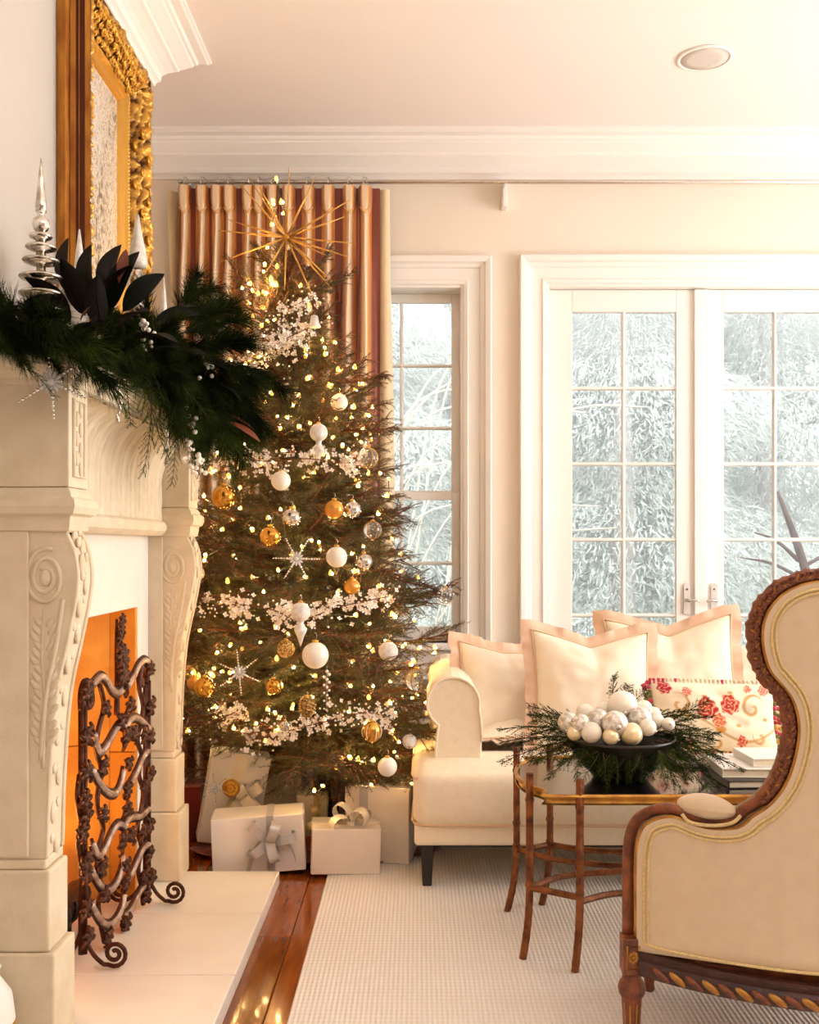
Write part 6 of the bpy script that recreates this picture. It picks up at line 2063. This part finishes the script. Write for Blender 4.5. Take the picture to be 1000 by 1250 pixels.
# ornaments on the tree
def cap_(t, r, z=None):
    z = r if z is None else z
    sub(t, 'cap', M['gold_bright'], lambda m: m.lathe([(r * .24, z - r * .06), (r * .24, z + r * .13), (r * .10, z + r * .16), (.001, z + r * .16)], (0, 0, 0), 12), local=True)
    sub(t, 'hook', M['nickel'], lambda m: m.tube(bez([(0, 0, z + r * .14), (r * .12, 0, z + r * .45), (0, .004, z + r * .7), (-.004, .01, z + r * .6)], 4), .0010, 5), local=True)
def bauble(label, px, py, rpx, y, m_, band=None, sc3=(1, 1, 1)):
    r = rpx * y / FPX
    y += .03
    t = thing('glass_bauble', label, 'ornament', at(px, py, y), (0, 0, 0), 'baubles on the tree')
    sub(t, 'ball', m_, lambda m: m.ball((0, 0, 0), r, 24, 16, sc3=sc3), local=True)
    cap_(t, r, r * sc3[2])
    if band is not None:
        def bd_(m):
            for k in range(6):
                a = k * PI / 3
                m.tube([(r * 1.005 * math.cos(a) * math.sin(q * PI / 16), r * 1.005 * math.sin(a) * math.sin(q * PI / 16), r * 1.005 * math.cos(q * PI / 16)) for q in range(1, 16)], r * .05, 5)
        sub(t, 'gilt_band', band, bd_, local=True)
    return t
G = M
bauble('pearl white ball hanging at the right edge near the curtain, upper tree', 414, 491, 10.5, 3.86, G['pearl'])
bauble('clear glass ball with gilt ribs below the pearl ball, against the curtain', 449, 559, 12.5, 3.84, G['clear'], G['gold_bright'])
bauble('creamy frosted ball just under the upper blossom swag', 343, 587, 12, 3.63, G['pearl'])
bauble('large gold glass ball beside the mantel, upper left of the tree', 273, 607, 15, 3.74, G['gold_glass'])
bauble('mirror silver ball half behind needles, below the creamy frosted ball', 356, 632, 12, 3.62, G['silver'])
bauble('silver and gold ball left of the upper snowflake', 330, 655, 13, 3.60, G['gold_glass'])
bauble('large pearl ball right of the upper snowflake', 411, 680, 13, 3.58, G['pearl'])
bauble('clear ball with golden inside at the right edge by the window', 455, 647, 11, 3.76, G['clear'], G['gold'])
bauble('bright silver ball right of the large pearl ball', 444, 686, 11, 3.66, G['silver'])
bauble('amber ball under the right end of the upper blossom swag', 408, 622, 12, 3.66, G['amber'])
bauble('pale silver ball next to the amber one, upper right', 430, 622, 11, 3.70, G['silver'])
bauble('largest satin white ball in the middle of the tree', 385, 800, 16.5, 3.50, G['pearl'])
bauble('gold glittered ball left of the largest white ball', 349, 792, 11, 3.55, G['glitter'])
bauble('plain gold ball low on the left of the tree', 250, 839, 13, 3.66, G['gold_glass'])
bauble('small amber ball touching the plain gold ball at far left', 237, 834, 9, 3.70, G['amber'])
bauble('gold drop with white facets low on the right', 454, 893, 12, 3.52, G['gold_glass'], G['pearl'], (1, 1, 1.12))
bauble('clear glass ball with wide gold ribs in front of the window', 509, 830, 14, 3.72, G['clear'], G['gold'])
bauble('pale pearl ball at the lowest right bough', 473, 936, 12, 3.55, G['pearl'])
bauble('hazy white ball at the right flank behind needles', 474, 795, 12, 3.68, G['white_ball'])
bauble('pearl ball just showing beside the far pilaster', 242, 700, 8, 3.80, G['pearl'])
bauble('flat grey beaded disc among the lights near the top', 320, 369, 9, 3.90, G['glitter'], None, (1, .45, 1))
bauble('little silver ball in the lower blossom swag', 348, 886, 7, 3.52, G['silver'])
bauble('clear ball at the tip of the long window bough', 544, 727, 10, 3.84, G['clear'], G['nickel'])
bauble('small gold ball between lower snowflake and the largest white ball', 334, 838, 10, 3.56, G['gold_glass'])
bauble('faint gold ball inside the right flank above the middle swag', 430, 716, 10, 3.72, G['amber'])
bauble('clear ball low beside the sofa arm on the right bough', 500, 905, 9, 3.66, G['white_ball'])
def spindle(label, px, py, r0, y, L_, m_):
    r = r0 * y / FPX
    l = L_ * y / FPX
    t = thing('spindle_ornament', label, 'ornament', at(px, py, y))
    sub(t, 'ball', m_, lambda m: m.ball((0, 0, 0), r, 22, 14), local=True)
    sub(t, 'drop', M['frost'], lambda m: m.lathe([(.001, -l), (r * .12, -l * .93), (r * .35, -l * .72), (r * .62, -l * .56), (r * .66, -l * .48), (r * .45, -l * .42), (r * .3, -l * .36), (r * .4, -r * .7)], (0, 0, 0), 16), local=True)
    cap_(t, r)
spindle('silver white spindle with ball top hanging right, above the upper swag', 389, 528, 11, 3.72, 38, M['white_ball'])
spindle('silver spindle with crackled ball hanging from the middle swag', 367, 747, 12, 3.50, 42, M['white_ball'])
# bell, cone and icicle
t = thing('silver_bell', 'small frosted silver bell hanging right of the tree top', 'ornament', at(384, 392, 3.93))
sub(t, 'bell', M['frost'], lambda m: m.lathe([(.024, -.024), (.0245, -.020), (.018, -.006), (.015, .010), (.012, .020), (.004, .024), (.001, .0245)], (0, 0, 0), 20), local=True)
cap_(t, .016, .024)
t = thing('pine_cone_ornament', 'gold and silver glittered cone ornament low in the middle', 'ornament', at(375, 862, 3.48))
def pc(m):
    for i in range(60):
        zz = -.036 + i * .0012
        R = .025 * math.sin(PI * min(1, max(.06, (zz + .042) / .082))) ** .7
        a = i * 2.39996
        m.ball((R * math.cos(a), R * math.sin(a), zz), .0072, 6, 5, sc3=(1, 1, .6))
    m.ball((0, 0, 0), .022, 12, 8, sc3=(1, 1, 1.6))
sub(t, 'cone', M['glitter'], pc, local=True)
cap_(t, .018, .036)
t = thing('beaded_icicle', 'white beaded icicle spray hanging right of the largest white ball', 'ornament', at(399, 820, 3.50))
for i in range(16):
    inst('bead', berry_me, t, (.010 * math.sin(i * 2.1), .006 * math.cos(i * 2.1), -.009 * i), None, (.95 - .03 * i), world=False)
sub(t, 'wire', M['nickel'], lambda m: m.tube([(0, 0, .02), (0, 0, -.14)], .001, 5), local=True)
snowflake('upper beaded snowflake on the tree', at(362, 682, 3.52), .078, (.05, -1, .1), .5)
snowflake('lower beaded snowflake on the tree, left of the white ball', at(292, 821, 3.56), .078, (-.05, -1, .1), .12)
snowflake('small crystal snowflake high on the left beside the garland', at(268, 404, 3.86), .030, (0, -1, .2), .3)
snowflake('jewelled snowflake tied to the upright cream gift', at(262, 962, 3.86), .055, (-.1, -1, .3), .2)
